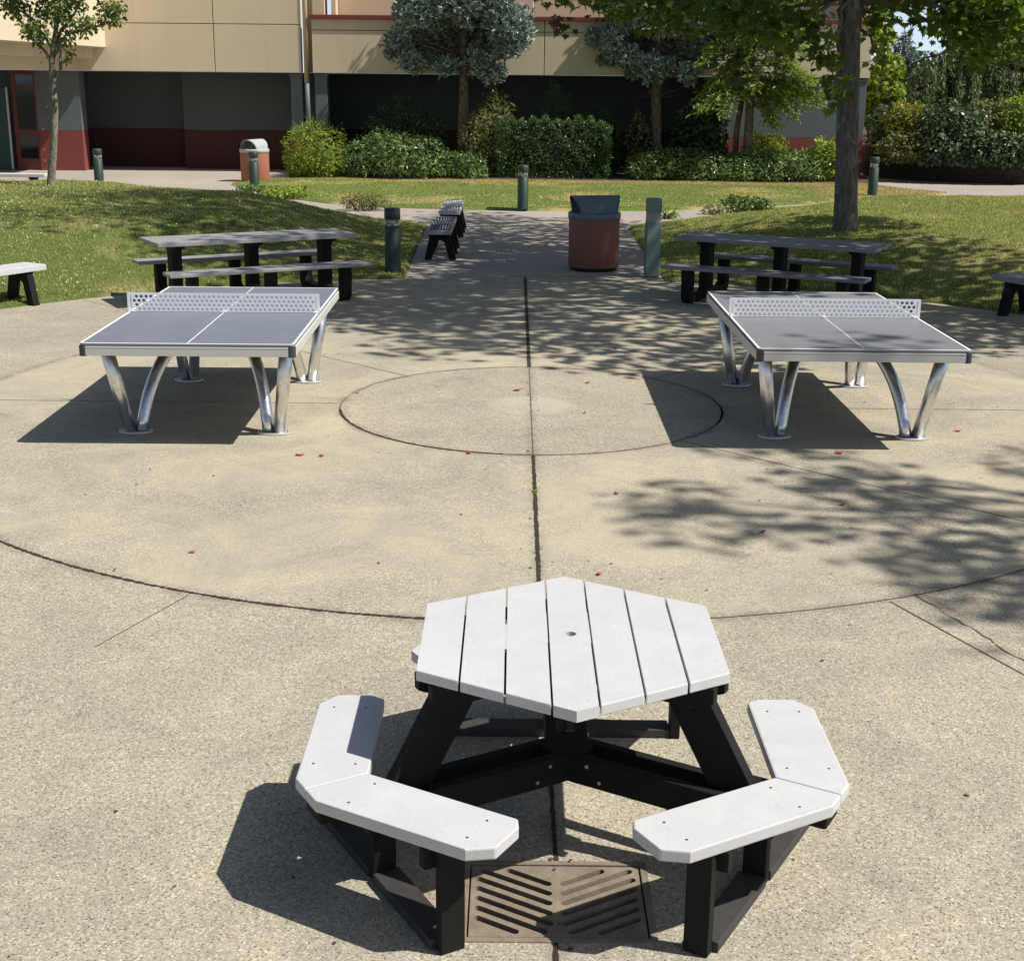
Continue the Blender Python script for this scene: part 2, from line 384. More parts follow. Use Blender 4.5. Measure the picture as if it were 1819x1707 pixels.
def np_mesh(name, verts, faces, material, parent=None, smooth=False):
    """verts (n,3); faces (m,k) array of equal sized faces"""
    me = bpy.data.meshes.new(name)
    faces = np.asarray(faces); m, k = faces.shape
    me.vertices.add(len(verts)); me.vertices.foreach_set('co', np.asarray(verts, np.float32).ravel())
    me.loops.add(m*k); me.loops.foreach_set('vertex_index', faces.astype(np.int32).ravel())
    me.polygons.add(m); me.polygons.foreach_set('loop_start', np.arange(0, m*k, k, dtype=np.int32))
    me.polygons.foreach_set('use_smooth', np.full(m, smooth)); me.update(calc_edges=True)
    return link(name, me, material, parent)

def unit(v): return v/np.maximum(1e-9, np.linalg.norm(v, axis=-1, keepdims=True))

# ------------------------------------------------------------------ leaves
LEAF = dict(
    oval=np.array([(0, 0), (.32, .35), (.24, .75), (0, 1), (-.24, .75), (-.32, .35)]),
    lance=np.array([(0, 0), (.16, .4), (.10, .8), (0, 1), (-.10, .8), (-.16, .4)]),
    maple=np.array([(0, 0), (.14, .16), (.42, .10), (.36, .28), (.58, .52), (.30, .52), (.26, .72), (.12, .66), (0, 1), (-.12, .66), (-.26, .72), (-.30, .52), (-.58, .52), (-.36, .28), (-.42, .10), (-.14, .16)]),
    sprig=np.array([(-.07, 0), (.07, 0), (.15, .35), (.12, .75), (0, 1), (-.12, .75), (-.15, .35)]),
    needle=np.array([(-.10, 0), (.10, 0), (.14, .6), (0, 1), (-.14, .6)]),
)
def leaves(pos, size, kind='oval', nrm=None, tip=None, jitter=.6, sizevar=.35, fold=.0):
    """leaf polygons at pos; nrm preferred facing, tip preferred pointing direction"""
    n = len(pos); T = LEAF[kind]; k = len(T)
    N = rng.normal(size=(n, 3)) if nrm is None else unit(np.broadcast_to(nrm, (n, 3)))+rng.normal(size=(n, 3))*jitter
    N = unit(N)
    D = rng.normal(size=(n, 3)) if tip is None else np.broadcast_to(tip, (n, 3))+rng.normal(size=(n, 3))*jitter*.6
    D = unit(D-N*(D*N).sum(1, keepdims=True)); S = np.cross(N, D)
    sz = size*(1+rng.uniform(-sizevar, sizevar, n))[:, None, None]
    bend = (T[:, 1]**2)[None, :, None]*-.18+np.abs(T[:, 0])[None, :, None]*.25
    V = pos[:, None, :]+sz*(S[:, None, :]*T[None, :, :1]+D[:, None, :]*T[None, :, 1:2]+N[:, None, :]*bend)
    return V.reshape(-1, 3), np.arange(n*k).reshape(n, k)

def shell_points(c, r, n, inner=.55, low=-1.0):
    """points through the outer part of an ellipsoid"""
    d = unit(rng.normal(size=(int(n*1.6)+8, 3))); d = d[d[:, 2] > low][:n]
    q = rng.uniform(inner, 1, len(d))**.7
    return np.array(c)+d*np.array(r)*q[:, None], d

# ------------------------------------------------------------------ ground shapes
CX, CY, RP = .15, 11.13, 7.5
def arc(a0, a1, n=20, r=RP): return [(CX+r*math.cos(R(a)), CY+r*math.sin(R(a))) for a in np.linspace(a0, a1, n)]
def sdf(px, py, poly):
    P = np.array(poly); n = len(P); d = np.full(px.shape, 1e9); ins = np.zeros(px.shape, bool)
    for i in range(n):
        a = P[i]; b = P[(i+1) % n]; e = b-a; wx, wy = px-a[0], py-a[1]
        t = np.clip((wx*e[0]+wy*e[1])/(e@e), 0, 1); d = np.minimum(d, np.hypot(wx-e[0]*t, wy-e[1]*t))
        c = ((a[1] <= py) & (py < b[1])) | ((b[1] <= py) & (py < a[1]))
        xi = a[0]+(py-a[1])/(b[1]-a[1]+1e-12)*e[0]; ins ^= c & (px < xi)
    return np.where(ins, d, -d)
LEFT = arc(102.5, 175, 24)+[(-14, 11), (-17, 20), (-17, 30.5), (-9.5, 30.2), (-6.3, 28.9), (-3.6, 27.0), (-1.6, 25.4)]
RIGHT = [(2.05, 25.2), (3.6, 27.0), (5.4, 29.2), (8.3, 30.4), (12, 30.8), (18, 30.8), (18, 20), (15, 11)]+arc(5, 75.5, 24)
LAWN = [(-6.9, 34.4), (-6.0, 32.2), (-5.2, 31.0), (-3.9, 29.5), (-2.6, 28.75), (-1.2, 28.45), (.2, 28.35), (1.4, 28.35), (2.6, 28.55), (4.4, 29.3), (6, 30.3), (8, 31.6), (9.3, 32.6), (10.3, 33.6), (9.6, 34.6), (9.2, 35.6), (9.0, 36.5), (-5.0, 36.5), (-6.3, 36.0)]
def hill(x, y, poly, H, W, rough=.0):
    d = sdf(x, y, poly); t = np.clip(d/W, 0, 1); s = t*t*(3-2*t)
    n = .035*np.sin(x*1.3+2)*np.sin(y*1.1)*t+.02*np.sin(x*3.1)*np.sin(y*2.7+1)*t
    return np.where(d < 0, d*.6, H*s+.035*np.clip(d/.05, 0, 1)+n), d
HL = lambda x, y: hill(x, y, LEFT, .58, 3.2)
HR = lambda x, y: hill(x, y, RIGHT, .42, 3.2)
HW = lambda x, y: hill(x, y, LAWN, .04, 2.0)

def grid_mesh(name, fn, x0, x1, y0, y1, st, material):
    xs = np.arange(x0, x1, st); ys = np.arange(y0, y1, st); X, Y = np.meshgrid(xs, ys); Z, d = fn(X, Y)
    nx, ny = len(xs), len(ys); idx = np.arange(nx*ny).reshape(ny, nx)
    fa = np.stack([idx[:-1, :-1], idx[:-1, 1:], idx[1:, 1:], idx[1:, :-1]], -1).reshape(-1, 4)
    keep = (d.ravel()[fa] > -.25).any(1)
    return meta(np_mesh(name, np.stack([X, Y, np.maximum(Z, -.12)], -1).reshape(-1, 3), fa[keep], material, smooth=True), kind='structure')

PIT = [(-.135, 3.78), (.455, 3.78), (.455, 4.21), (-.135, 4.21)]
b = MB(); b.plate([(-400, -200), (400, -200), (400, 600), (-400, 600)], -.20, -.13, [PIT]); meta(b.build('ground', M['earth']), kind='structure')
plaza = [(CX+RP*1.0, -5), (CX+RP, CY)]+arc(0, 180, 72)[1:-1]+[(CX-RP, CY), (CX-RP, -5)]
b = MB(); b.plate(plaza, -.12, 0, [PIT]); meta(b.build('plaza_paving', M['aggregate']), kind='structure')
b = MB(); b.plate([(-30, 14), (30, 14), (30, 44), (-30, 44)], -.10, -.012); meta(b.build('path', M['path']), kind='structure')
grid_mesh('grass_mound_left', HL, -17.5, -1.0, 10.5, 31, .12, M['grass_l'])
grid_mesh('grass_mound_right', HR, 1.5, 18.5, 10.5, 31.2, .12, M['grass_r'])
grid_mesh('lawn', HW, -7.6, 11, 27.8, 37, .12, M['lawn_dry'])
b = MB(); b.plate([(-5.8, 36.35), (9.2, 36.35), (9.6, 38.9), (-6.2, 38.9)], -.01, .055); meta(b.build('planting_bed', M['soil']), kind='structure')

# joints in the paving: jittered strips lying in the surface
def strip(mb, pts, w, jit=.25):
    pts = [Vector((p[0], p[1], 0)) for p in pts]; n = len(pts); vs = []
    for i, p in enumerate(pts):
        t = (pts[min(i+1, n-1)]-pts[max(i-1, 0)]).normalized(); s = Vector((-t.y, t.x, 0))
        ww = w*(1+random.uniform(-jit, jit))/2; o = s*random.uniform(-.10, .10)*w
        vs += [p+s*ww+o, p-s*ww+o]
    fs = [(2*i, 2*i+1, 2*i+3, 2*i+2) for i in range(n-1)]
    mb.add([(v.x, v.y, .003) for v in vs], fs)
def line(a, b_, st=.022):
    a = Vector(a); b_ = Vector(b_); n = max(2, int((b_-a).length/st)); return [a.lerp(b_, i/n) for i in range(n+1)]
def rad(a, r0, r1): return line((CX+r0*math.cos(R(a)), CY+r0*math.sin(R(a))), (CX+r1*math.cos(R(a)), CY+r1*math.sin(R(a))))
w_, t_ = MB(), MB()
strip(w_, arc(188, 262, 180, 1.557), .024, .3); strip(t_, arc(262, 360, 180, 1.557), .012); strip(w_, arc(-22, 12, 60, 1.557), .016)
strip(t_, arc(10, 190, 270, 1.557), .010)
strip(w_, arc(205, 278, 390, 4.72), .020, .6); strip(t_, arc(278, 292, 90, 4.72), .010); strip(t_, arc(292, 350, 270, 4.72), .015, .5); strip(t_, arc(180, 205, 180, 4.72), .013)
strip(t_, arc(68, 110, 180, 7.70), .02)
strip(w_, rad(90, 1.56, 7.6), .034, .3); strip(t_, rad(90, 0, 1.55), .008); strip(t_, rad(270, 0, 1.55), .008); strip(w_, rad(270, 1.57, 4.70), .024)
strip(w_, line((.15, 6.41), (.165, 4.2)), .014); strip(w_, line((.15, 3.76), (.155, 3.0)), .016)
for a in (0, 180): strip(t_, rad(a, 1.57, 7.4), .009)
for a in (45, 135, 315): strip(t_, rad(a, 1.57, 4.70), .008); strip(t_, rad(a, 4.75, 7.4), .007)
strip(t_, rad(292.5, 4.75, 7.6), .009); strip(t_, rad(247.5, 4.75, 5.5), .006)
strip(t_, line((-2.2, 15.45), (2.5, 15.45)), .008)
pts = [(2.12, 6.85)]
while pts[-1][1] > 5.5: pts.append((pts[-1][0]+random.uniform(-.005, .03), pts[-1][1]-random.uniform(.03, .06)))
strip(t_, pts, .007, .6)
pts = [(-.2+.04*i+random.uniform(-.01, .01), 11.1-.004*i) for i in range(2)]
meta(w_.build('expansion_joint', M['joint']), kind='structure'); meta(t_.build('saw_cut_joint', M['joint_thin']), kind='structure')

# ------------------------------------------------------------------ grass blades, clover
def blades(name, fn, n, box, size, material, keepfn=None, edge=False):
    x = rng.uniform(box[0], box[1], n*3); y = rng.uniform(box[2], box[3], n*3); z, d = fn(x, y)
    k = d > .0
    k &= np.abs(x) < .40*y+.6
    if keepfn is not None: k &= keepfn(x, y, d)
    x, y, z = x[k][:n], y[k][:n], z[k][:n]; m = len(x)
    a = rng.uniform(0, 2*PI, m); h = size*rng.uniform(.5, 1.3, m); w = size*.16+.002
    lean = rng.normal(size=(m, 2))*size*.45
    base = np.stack([x, y, z-.004], -1); s = np.stack([np.cos(a)*w, np.sin(a)*w, 0*a], -1)
    tip = base+np.stack([lean[:, 0], lean[:, 1], h], -1)
    V = np.stack([base-s, base+s, tip], 1).reshape(-1, 3)
    return np_mesh(name, V, np.arange(3*m).reshape(m, 3), material)
patchy = lambda f, p, th: (lambda x, y, d: (np.sin(x*f+p)+np.sin(y*f*1.3+p*2)+np.sin((x+y)*f*.7+1)+rng.normal(size=x.shape)*.9) > th)
meta(blades('grass', HL, 110000, (-12, -1.2, 15, 30), .031, M['blade_l']), 'short green turf covering the left grass mound', 'grass', kind='stuff')
meta(blades('grass', HR, 110000, (1.8, 13, 15, 30.5), .033, M['blade_l']), 'tree-shaded turf covering the right grass mound', 'grass', kind='stuff')
meta(blades('grass', HW, 80000, (-7, 10.4, 28.2, 37), .032, M['blade_lawn'], lambda x, y, d: ~(((y > 34.9+.5*np.sin(x*.9)) & (x > -3.5)) | (x > 6.9)) | (rng.random(x.shape) < .25)), 'sunlit strip of lawn between path and shrubs', 'grass', kind='stuff')
dryk = lambda x, y, d: (((y > 34.6+.5*np.sin(x*.9)) & (x > -4.5) & (rng.random(x.shape) < .75)) | ((x > 6.8) & (y > 31.5)) | (rng.random(x.shape) < .03))
dryl = lambda x, y, d: (np.sin(x*.8+1.3)+np.sin(y*1.1+.4)+np.sin((x-y)*.5)+rng.normal(size=x.shape)*.7) > 1.0
meta(blades('dry_grass', HL, 9000, (-12, -1.2, 15, 30), .038, M['dry_blade'], dryl), 'scattered straw-coloured blades in the left mound turf', 'dry grass', kind='stuff')
meta(blades('dry_grass', HR, 12000, (1.8, 13, 15, 30.5), .038, M['dry_blade'], dryl), 'scattered straw-coloured blades in the right mound turf', 'dry grass', kind='stuff')
meta(blades('dry_grass', HW, 45000, (-7, 10.4, 28.2, 37), .034, M['dry_blade'], dryk), 'straw-coloured dry grass along the back edge of lawn', 'dry grass', kind='stuff')
def specks(name, fn, n, box, size, material, label, keepfn=None):
    x = rng.uniform(box[0], box[1], n); y = rng.uniform(box[2], box[3], n); z, d = fn(x, y); k = (d > .1) & (np.abs(x) < .4*y+.5)
    if keepfn is not None: k &= keepfn(x, y, d)
    P = np.stack([x, y, z+.03], -1)[k]; V, Fc = leaves(P, size, 'oval', np.array([0, 0, 1.]), jitter=.8)
    meta(np_mesh(name, V, Fc, material), label, 'clover', kind='stuff')
specks('clover_flowers', HL, 4500, (-12, -2, 16, 30), .024, M['clover'], 'white clover specks scattered over the left mound', lambda x, y, d: rng.random(x.shape) < np.clip((-x-1)/5, .15, 1))
specks('clover_flowers', HW, 500, (-6, 6, 28.4, 31), .028, M['clover'], 'white clover specks along the near edge of the lawn')

# tiny weed in the centre joint
P = np.array([[.146, 8.62, .004]]*14); V, Fc = leaves(P, .035, 'lance', np.array([0, 0, 1.]), jitter=1.2)
meta(np_mesh('weed', V, Fc, M['nandina']), 'tiny green weed sprouting from the wide centre joint', 'weed')
# ------------------------------------------------------------------ hexagonal picnic table
HX, HY, ZT, ZS = .206, 4.49, .73, .40
hexa = thing('hexagonal_picnic_table', 'pale grey hexagonal picnic table with attached wing seats on black legs', 'picnic table', (HX, HY, 0))
Rt = .598
def clip(poly, a, b_, keepleft=True):
    out = []; n = len(poly); nx, ny = -(b_[1]-a[1]), b_[0]-a[0]
    sd = lambda p: (p[0]-a[0])*nx+(p[1]-a[1])*ny
    for i in range(n):
        p, q = poly[i], poly[(i+1) % n]; sp, sq = sd(p), sd(q)
        if sp >= 0: out.append(p)
        if (sp >= 0) != (sq >= 0):
            t = sp/(sp-sq); out.append((p[0]+(q[0]-p[0])*t, p[1]+(q[1]-p[1])*t))
    return out
hv = [(Rt*math.cos(R(30+60*i)), Rt*math.sin(R(30+60*i))) for i in range(6)]
pw = 2*Rt*math.cos(R(30))/7
for i in range(7):
    x0 = -Rt*math.cos(R(30))+i*pw+.0035; x1 = x0+pw-.007
    poly = [(x0, -1), (x1, -1), (x1, 1), (x0, 1)]
    for k in range(6): poly = clip(poly, hv[k], hv[(k+1) % 6])
    b = MB()
    if i == 3:
        hole = [(.004+.020*math.cos(a), .02+.020*math.sin(a)) for a in np.linspace(0, 2*PI, 21)[:-1]]
        b.plate(poly, ZT-.038, ZT, [hole]); o = b.build('table_plank', M['white_board'], hexa); meta(o, 'middle plank with a round parasol hole')
    else:
        dz = random.uniform(-.001, .001); b.plate(poly, ZT-.038+dz, ZT+dz); b.build('table_plank', M['white_board'], hexa, .004)
screws_top = []
def pol(r, a, z=0, off=0):
    c, s = math.cos(R(a)), math.sin(R(a)); return (r*c-off*s, r*s+off*c, z)
for ax in (210, 330, 90):
    d = R(ax)
    # two seat boards meeting in a V: local frame u along axis, v across
    def loc(u, v): return (u*math.cos(d)-v*math.sin(d), u*math.sin(d)+v*math.cos(d))
    for sg in (1, -1):
        cin = (.770, 0.0); ux, uy = -math.sin(R(30)), sg*math.cos(R(30))      # board direction
        wx, wy = math.cos(R(30)), sg*math.sin(R(30))                           # outward
        wd, L = .235, .592
        cout = (cin[0]+wd/math.cos(R(30)), 0.0)
        pin1 = (cin[0]+ux*L, cin[1]+uy*L); 
        far_out = (cin[0]+ux*L+wx*wd, cin[1]+uy*L+wy*wd)
        ch = .075
        near_chop = [(cout[0]-.045, 0.0015*sg), (cout[0]-.045+ux*.0+(-.0), sg*.026)]
        g = .0012*sg
        # corner nose cut square to the axis
        nose_u = cout[0]-.048
        # outer edge point where u = nose_u
        tt = (nose_u-cout[0])/ux
        nose_edge = (nose_u, uy*tt)
        poly = [(cin[0], g), (nose_u, g), nose_edge,
                (far_out[0]-ux*ch*.95, far_out[1]-uy*ch*.95), (far_out[0]-wx*ch*.75, far_out[1]-wy*ch*.75),
                (pin1[0]+wx*ch*.55+0, pin1[1]+wy*ch*.55), (pin1[0]-ux*ch*.35, pin1[1]-uy*ch*.35)]
        poly = [loc(*p) for p in poly]
        if sg < 0: poly = poly[::-1]
        b = MB(); b.plate(poly, ZS-.042, ZS); seat = b.build('seat_board', M['white_board'], hexa, .006)
        for al, ac in ((.06, .05), (.06, .19), (.49, .06), (.49, .175)):
            q = loc(cin[0]+ux*al+wx*ac, cin[1]+uy*al+wy*ac); sc = MB(); sc.lathe([(.0045, ZS-.001), (.0045, ZS+.0012)], 10, (q[0], q[1], 0))
            sc.build('screw', M['screw'], seat)
    # ground skid across the axis, three posts, blocks under the boards
    ru = .725
    for v0, v1 in ((-.448, -.022), (.022, .448)):
        a0 = loc(ru, v0); a1 = loc(ru, v1)
        b = MB(); b.beam((*a0, .0195), (*a1, .0195), .095, .036); b.build('ground_skid', M['black_scuffed'], hexa, .003)
    for v in (-.47, 0, .47):
        q = loc(ru-.012*(v != 0), v); b = MB()
        b.box((q[0], q[1], (.002+ZS-.044)/2), (.082, .040, ZS-.044-.002), d); b.build('leg', M['black_plastic'], hexa, .003)
        vv = -.0405 if v > 0 else .0405
        b = MB(); b.box((*loc(ru+.0, v+vv), ZS-.080), (.13, .036, .070), d); b.build('seat_bracket', M['black_plastic'], hexa, .003)
    b = MB(); b.box((*loc(.87, 0), ZS-.078), (.20, .12, .068), d); b.build('seat_bracket', M['black_plastic'], hexa, .012)
    for off in (-.058, .058):
        p0 = pol(.05, ax, .268, off); p1 = pol(.80, ax, .268, off)
        b = MB(); b.beam(p0, p1, .036, .105); o = b.build('seat_spoke', M['black_plastic'], hexa, .003)
        for rr, zz in ((.12, .295), (.17, .245), (.60, .29)):
            c = Vector(pol(rr, ax, zz, off+math.copysign(.0185, off))); e = Vector(pol(rr, ax, zz, off+math.copysign(.025, off)))
            bb = MB(); bb.tube([c, e], .007, 10); bb.build('bolt', M['bolt'], o)
    # raking leg between the spokes up to the cleats under the top
    p0 = Vector(pol(.685, ax, .235)); p1 = Vector(pol(.415, ax, ZT-.045))
    b = MB(); b.beam(p0, p1, .05, .145, up=(math.cos(d), math.sin(d), .2)); o = b.build('raking_leg', M['black_plastic'], hexa, .004)
    mid = p0.lerp(p1, .80)
    for sg in (-1, 1):
        n = Vector((-math.sin(d), math.cos(d), 0))*sg; bb = MB(); bb.tube([mid+n*.024, mid+n*.032], .009, 10); bb.build('bolt', M['bolt'], o)
    for off in (-.050, .050):
        poly = [(.02, -.085), (.50, -.085), (.568, -.055), (.568, 0), (.02, 0)]
        b = MB(); Mx = Matrix.Translation((0, 0, ZT-.041)) @ Matrix.Rotation(d, 4, 'Z') @ Matrix.Translation((0, off, 0)) @ Matrix.Rotation(R(90), 4, 'X')
        b.plate([(p[0], p[1]) for p in poly], -.018, .018, M4=Mx); b.build('table_cleat', M['black_plastic'], hexa, .003)
b = MB(); b.plate([(.10*math.cos(R(60*i)), .10*math.sin(R(60*i))) for i in range(6)], .215, .322); b.build('hub', M['black_plastic'], hexa, .004)
b = MB(); b.plate([(.50*math.cos(R(60*i+30)), .50*math.sin(R(60*i+30))) for i in range(6)], ZT-.052, ZT-.040,
                  [[(.40*math.cos(R(60*i+30)), .40*math.sin(R(60*i+30))) for i in range(6)]]); b.build('table_edge_batten', M['black_plastic'], hexa)

# ------------------------------------------------------------------ drain grate
grate = thing('drain_grate', 'rusty cast iron drain grate with chevron slots under the hexagonal table', 'drain grate', (.16, 3.995, 0))
b = MB(); b.plate([(-.314, -.234), (.314, -.234), (.314, .234), (-.314, .234)], -.02, .005, [[(-.290, -.210), (.290, -.210), (.290, .210), (-.290, .210)]]); b.build('frame', M['grate'], grate, .002)
def slot(x0, y0, x1, y1, w):
    a = math.atan2(y1-y0, x1-x0); pts = []
    for k in range(7): t = a-PI/2+PI*k/6; pts.append((x1+w*math.cos(t), y1+w*math.sin(t)))
    for k in range(7): t = a+PI/2+PI*k/6; pts.append((x0+w*math.cos(t), y0+w*math.sin(t)))
    return pts
holes = []
for sg in (-1, 1):
    for k in range(-4, 8):
        # slot falls towards the middle
        pts = []
        for t in np.linspace(0, 1, 60):
            x = .026+t*.232; y = -.262+k*.0565+t*.140+.02
            if abs(y) < .176: pts.append((x, y))
        if len(pts) > 10: holes.append(slot(sg*pts[0][0], pts[0][1], sg*pts[-1][0], pts[-1][1], .0128))
b = MB(); b.plate([(-.284, -.204), (.284, -.204), (.284, .204), (-.284, .204)], -.034, .001, holes); b.build('grate_cover', M['grate'], grate)
b = MB(); b.lathe([(.014, 0), (.014, .004), (.007, .004), (.007, .001)], 14, (.235, -.155, .001)); b.build('bolt', M['grate'], grate)
b = MB(); b.plate([(-.289, -.209), (.289, -.209), (.289, .209), (-.289, .209)], -.60, -.02, [[(-.2875, -.2075), (.2875, -.2075), (.2875, .2075), (-.2875, .2075)]])
b.plate([(-.289, -.209), (.289, -.209), (.289, .209), (-.289, .209)], -.62, -.601); b.build('pit_wall', M['pit'], grate)

# ------------------------------------------------------------------ table tennis tables
def tennis_table(loc_, rz, label, top):
    t = thing('table_tennis_table', label, 'table tennis table', loc_, rz, 'outdoor table tennis tables on the plaza')
    W2, L2, z = .7625, 1.37, .76
    def rr(w, l, r, n=5):
        out = []
        for (sx, sy, a0) in ((1, -1, -90), (1, 1, 0), (-1, 1, 90), (-1, -1, 180)):
            for k in range(n+1):
                a = R(a0+90*k/n); out.append((sx*(w-r)+r*math.cos(a), sy*(l-r)+r*math.sin(a)))
        return out
    b = MB(); b.plate(rr(W2-.004, L2-.004, .03), z-.016, z); tp = b.build('table_top', top, t, .002)
    b = MB(); b.plate(rr(W2-.005, L2-.005, .03), z-.001, z+.0018, [rr(W2-.021, L2-.021, .012)]); b.build('edge_line', M['white_line'], tp)
    b = MB(); b.span(-.0032, .0032, -L2+.022, L2-.022, z-.001, z+.0018); b.build('centre_line', M['white_line'], tp)
    for sx in (-1, 1):
        b = MB(); b.span(sx*(W2-.028), sx*(W2+.002), -L2+.045, L2-.045, z-.088, z-.022); o = b.build('apron', M['apron'], t, .003)
        b = MB(); b.span(sx*(W2-.026), sx*(W2+.0035), -L2+.046, L2-.046, z-.030, z-.021); b.build('trim_strip', M['white_trim'], o)
    for sy in (-1, 1):
        b = MB(); b.span(-W2+.045, W2-.045, sy*(L2-.028), sy*(L2+.002), z-.088, z-.022); o = b.build('apron', M['apron'], t, .003)
        b = MB(); b.span(-W2+.046, W2-.046, sy*(L2-.026), sy*(L2+.0035), z-.030, z-.021); b.build('trim_strip', M['white_trim'], o)
    b = MB(); b.plate(rr(W2-.012, L2-.012, .03), z-.0225, z-.0155); b.build('shadow_gap', M['corner'], t)
    for sx in (-1, 1):
        for sy in (-1, 1):
            q = [(0, 0)]
            pts = [(-.05, .001)]
            for k in range(7): a = R(90-90*k/6); pts.append((-.03+.034*math.cos(a), -.03+.034*math.sin(a)))
            pts += [(.001, -.05), (-.035, -.05), (-.05, -.035)]
            P = [(sx*(W2+p[0]), sy*(L2+p[1])) for p in pts]
            b = MB(); b.plate(P, z-.092, z-.020); b.build('corner_cap', M['corner'], t)
    # braces beneath
    for y in (-.95, -.35, .35, .95):
        b = MB(); b.span(-W2+.03, W2-.03, y-.03, y+.03, z-.075, z-.024); b.build('cross_brace', M['apron'], t)
    # feet: four plates, each with a straight leg leaning out and a curved leg sweeping in
    for sx in (-1, 1):
        for sy in (-1, 1):
            fx, fy = sx*.52, sy*.915
            b = MB(); 
            pl = [(fx+.128*math.cos(a)*1.0, fy+.082*math.sin(a)) for a in np.linspace(0, 2*PI, 33)[:-1]]
            b.plate(pl, .003, .015); foot = b.build('foot_plate', M['steel_plate'], t, .003)
            for dx in (-.105, .105):
                bb = MB(); bb.lathe([(.010, 0), (.010, .008), (.006, .012)], 8, (fx+dx, fy, .015)); bb.build('bolt', M['bolt'], foot)
            b = MB(); b.tube([(fx+sx*.034, fy+sy*.005, .012), (fx+sx*.089, fy+sy*.085, .36), (fx+sx*.145, fy+sy*.165, z-.03)], [.046, .049, .052], 24)
            b.build('leg', M['steel'], t)
            pts = []
            P0 = Vector((fx-sx*.045, fy-sy*.005, .012)); P1 = Vector((fx-sx*.085, fy-sy*.12, .40)); P2 = Vector((fx-sx*.20, fy-sy*.36, .70)); P3 = Vector((fx-sx*.45, fy-sy*.74, z-.055))
            for k in range(17):
                u = k/16; pts.append(P0*(1-u)**3+P1*3*u*(1-u)**2+P2*3*u*u*(1-u)+P3*u**3)
            b = MB(); b.tube(pts, .046, 20); o = b.build('leg', M['steel'], t); meta(o, 'curved inner leg sweeping under the top')
    # perforated net plate
    holes = []; pitch = .0385; rowp = .0333; zb = .020
    for r_ in range(4):
        for c in range(38):
            x = -.7225+.0105+c*pitch+(pitch/2 if r_ % 2 else 0)
            if abs(x) > .715: continue
            holes.append([(x+.0135*math.cos(R(60*k+30)), zb+r_*rowp+.0135*math.sin(R(60*k+30))) for k in range(6)])
    for sx in (-1, 1): holes.append([(sx*.7385-.003, .025), (sx*.7385+.003, .025), (sx*.7385+.003, .128), (sx*.7385-.003, .128)])
    Mx = Matrix.Translation((0, 0, z+.003)) @ Matrix.Rotation(R(90), 4, 'X')
    b = MB(); b.plate([(-W2-.004, 0), (W2+.004, 0), (W2+.004, .146), (W2-.004, .150), (-W2+.004, .150), (-W2-.004, .146)], -.0025, .0025, holes, Mx); net = b.build('net', M['net'], t)
    for sx in (-1, 0, 1):
        b = MB(); b.box((sx*(W2-.03), -.012, z+.006), (.05, .03, .008)); b.build('net_clamp', M['white_trim'], net)
    return t
tennis_table((-2.318, 11.038, 0), .0077, 'steel table tennis table with blue-grey top at the left of the plaza', M['table_top'])
tennis_table((2.493, 11.073, 0), .0009, 'steel table tennis table with warm grey top at the right of the plaza', M['table_top2'])

# ------------------------------------------------------------------ long picnic tables
def picnic(loc_, rz, label, board):
    t = thing('picnic_table', label, 'picnic table', loc_, rz, 'long picnic tables at the back of the plaza')
    for k in range(3):
        y0 = -.375+k*.252; b = MB(); b.plate([(-1.22+.0, y0), (1.22, y0), (1.22, y0+.246), (-1.22, y0+.246)], .708, .75); b.build('table_plank', board, t, .008)
    for sy in (-1, 1):
        yc = sy*.635
        for k in range(2):
            b = MB(); b.span(-1.22, 1.22, yc-.152+k*.154, yc-.152+k*.154+.149, .41, .45); b.build('seat_plank', board, t, .008)
    for x in (-.93, 0, .93):
        b = MB(); Mx = Matrix.Translation((x, 0, 0)) @ Matrix.Rotation(R(90), 4, 'Z') @ Matrix.Rotation(R(90), 4, 'X')
        out = []
        # side profile: bench posts curving into a foot rail with a centre post
        def q(*p): out.extend(p)
        q((-.70, .409), (-.56, .409), (-.56, .17))
        for k in range(5): a = R(180+90*k/4); q((-.49+.07*math.cos(a), .16+.07*math.sin(a)))
        q((-.13, .09), (-.10, .13), (-.095, .60), (-.12, .64), (-.24, .665), (-.24, .707), (.24, .707), (.24, .665), (.12, .64), (.095, .60), (.10, .13), (.13, .09))
        for k in range(5): a = R(270+90*k/4); q((.49+.07*math.cos(a), .16+.07*math.sin(a)))
        q((.56, .17), (.56, .409), (.70, .409), (.69, .12))
        for k in range(5): a = R(0-90*k/4); q((.59+.10*math.cos(a), .10+.10*math.sin(a)))
        for k in range(5): a = R(270-90*k/4); q((-.59+.10*math.cos(a), .10+.10*math.sin(a)))
        q((-.69, .12))
        b.plate(out, -.06, .06, M4=Mx); b.build('pedestal', M['black_plastic'], t, .008)
    return t
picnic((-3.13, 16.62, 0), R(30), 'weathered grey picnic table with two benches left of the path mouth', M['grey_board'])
picnic((3.19, 16.70, 0), R(-28), 'shaded slate-dark picnic table with two benches near the maple', M['dark_board'])

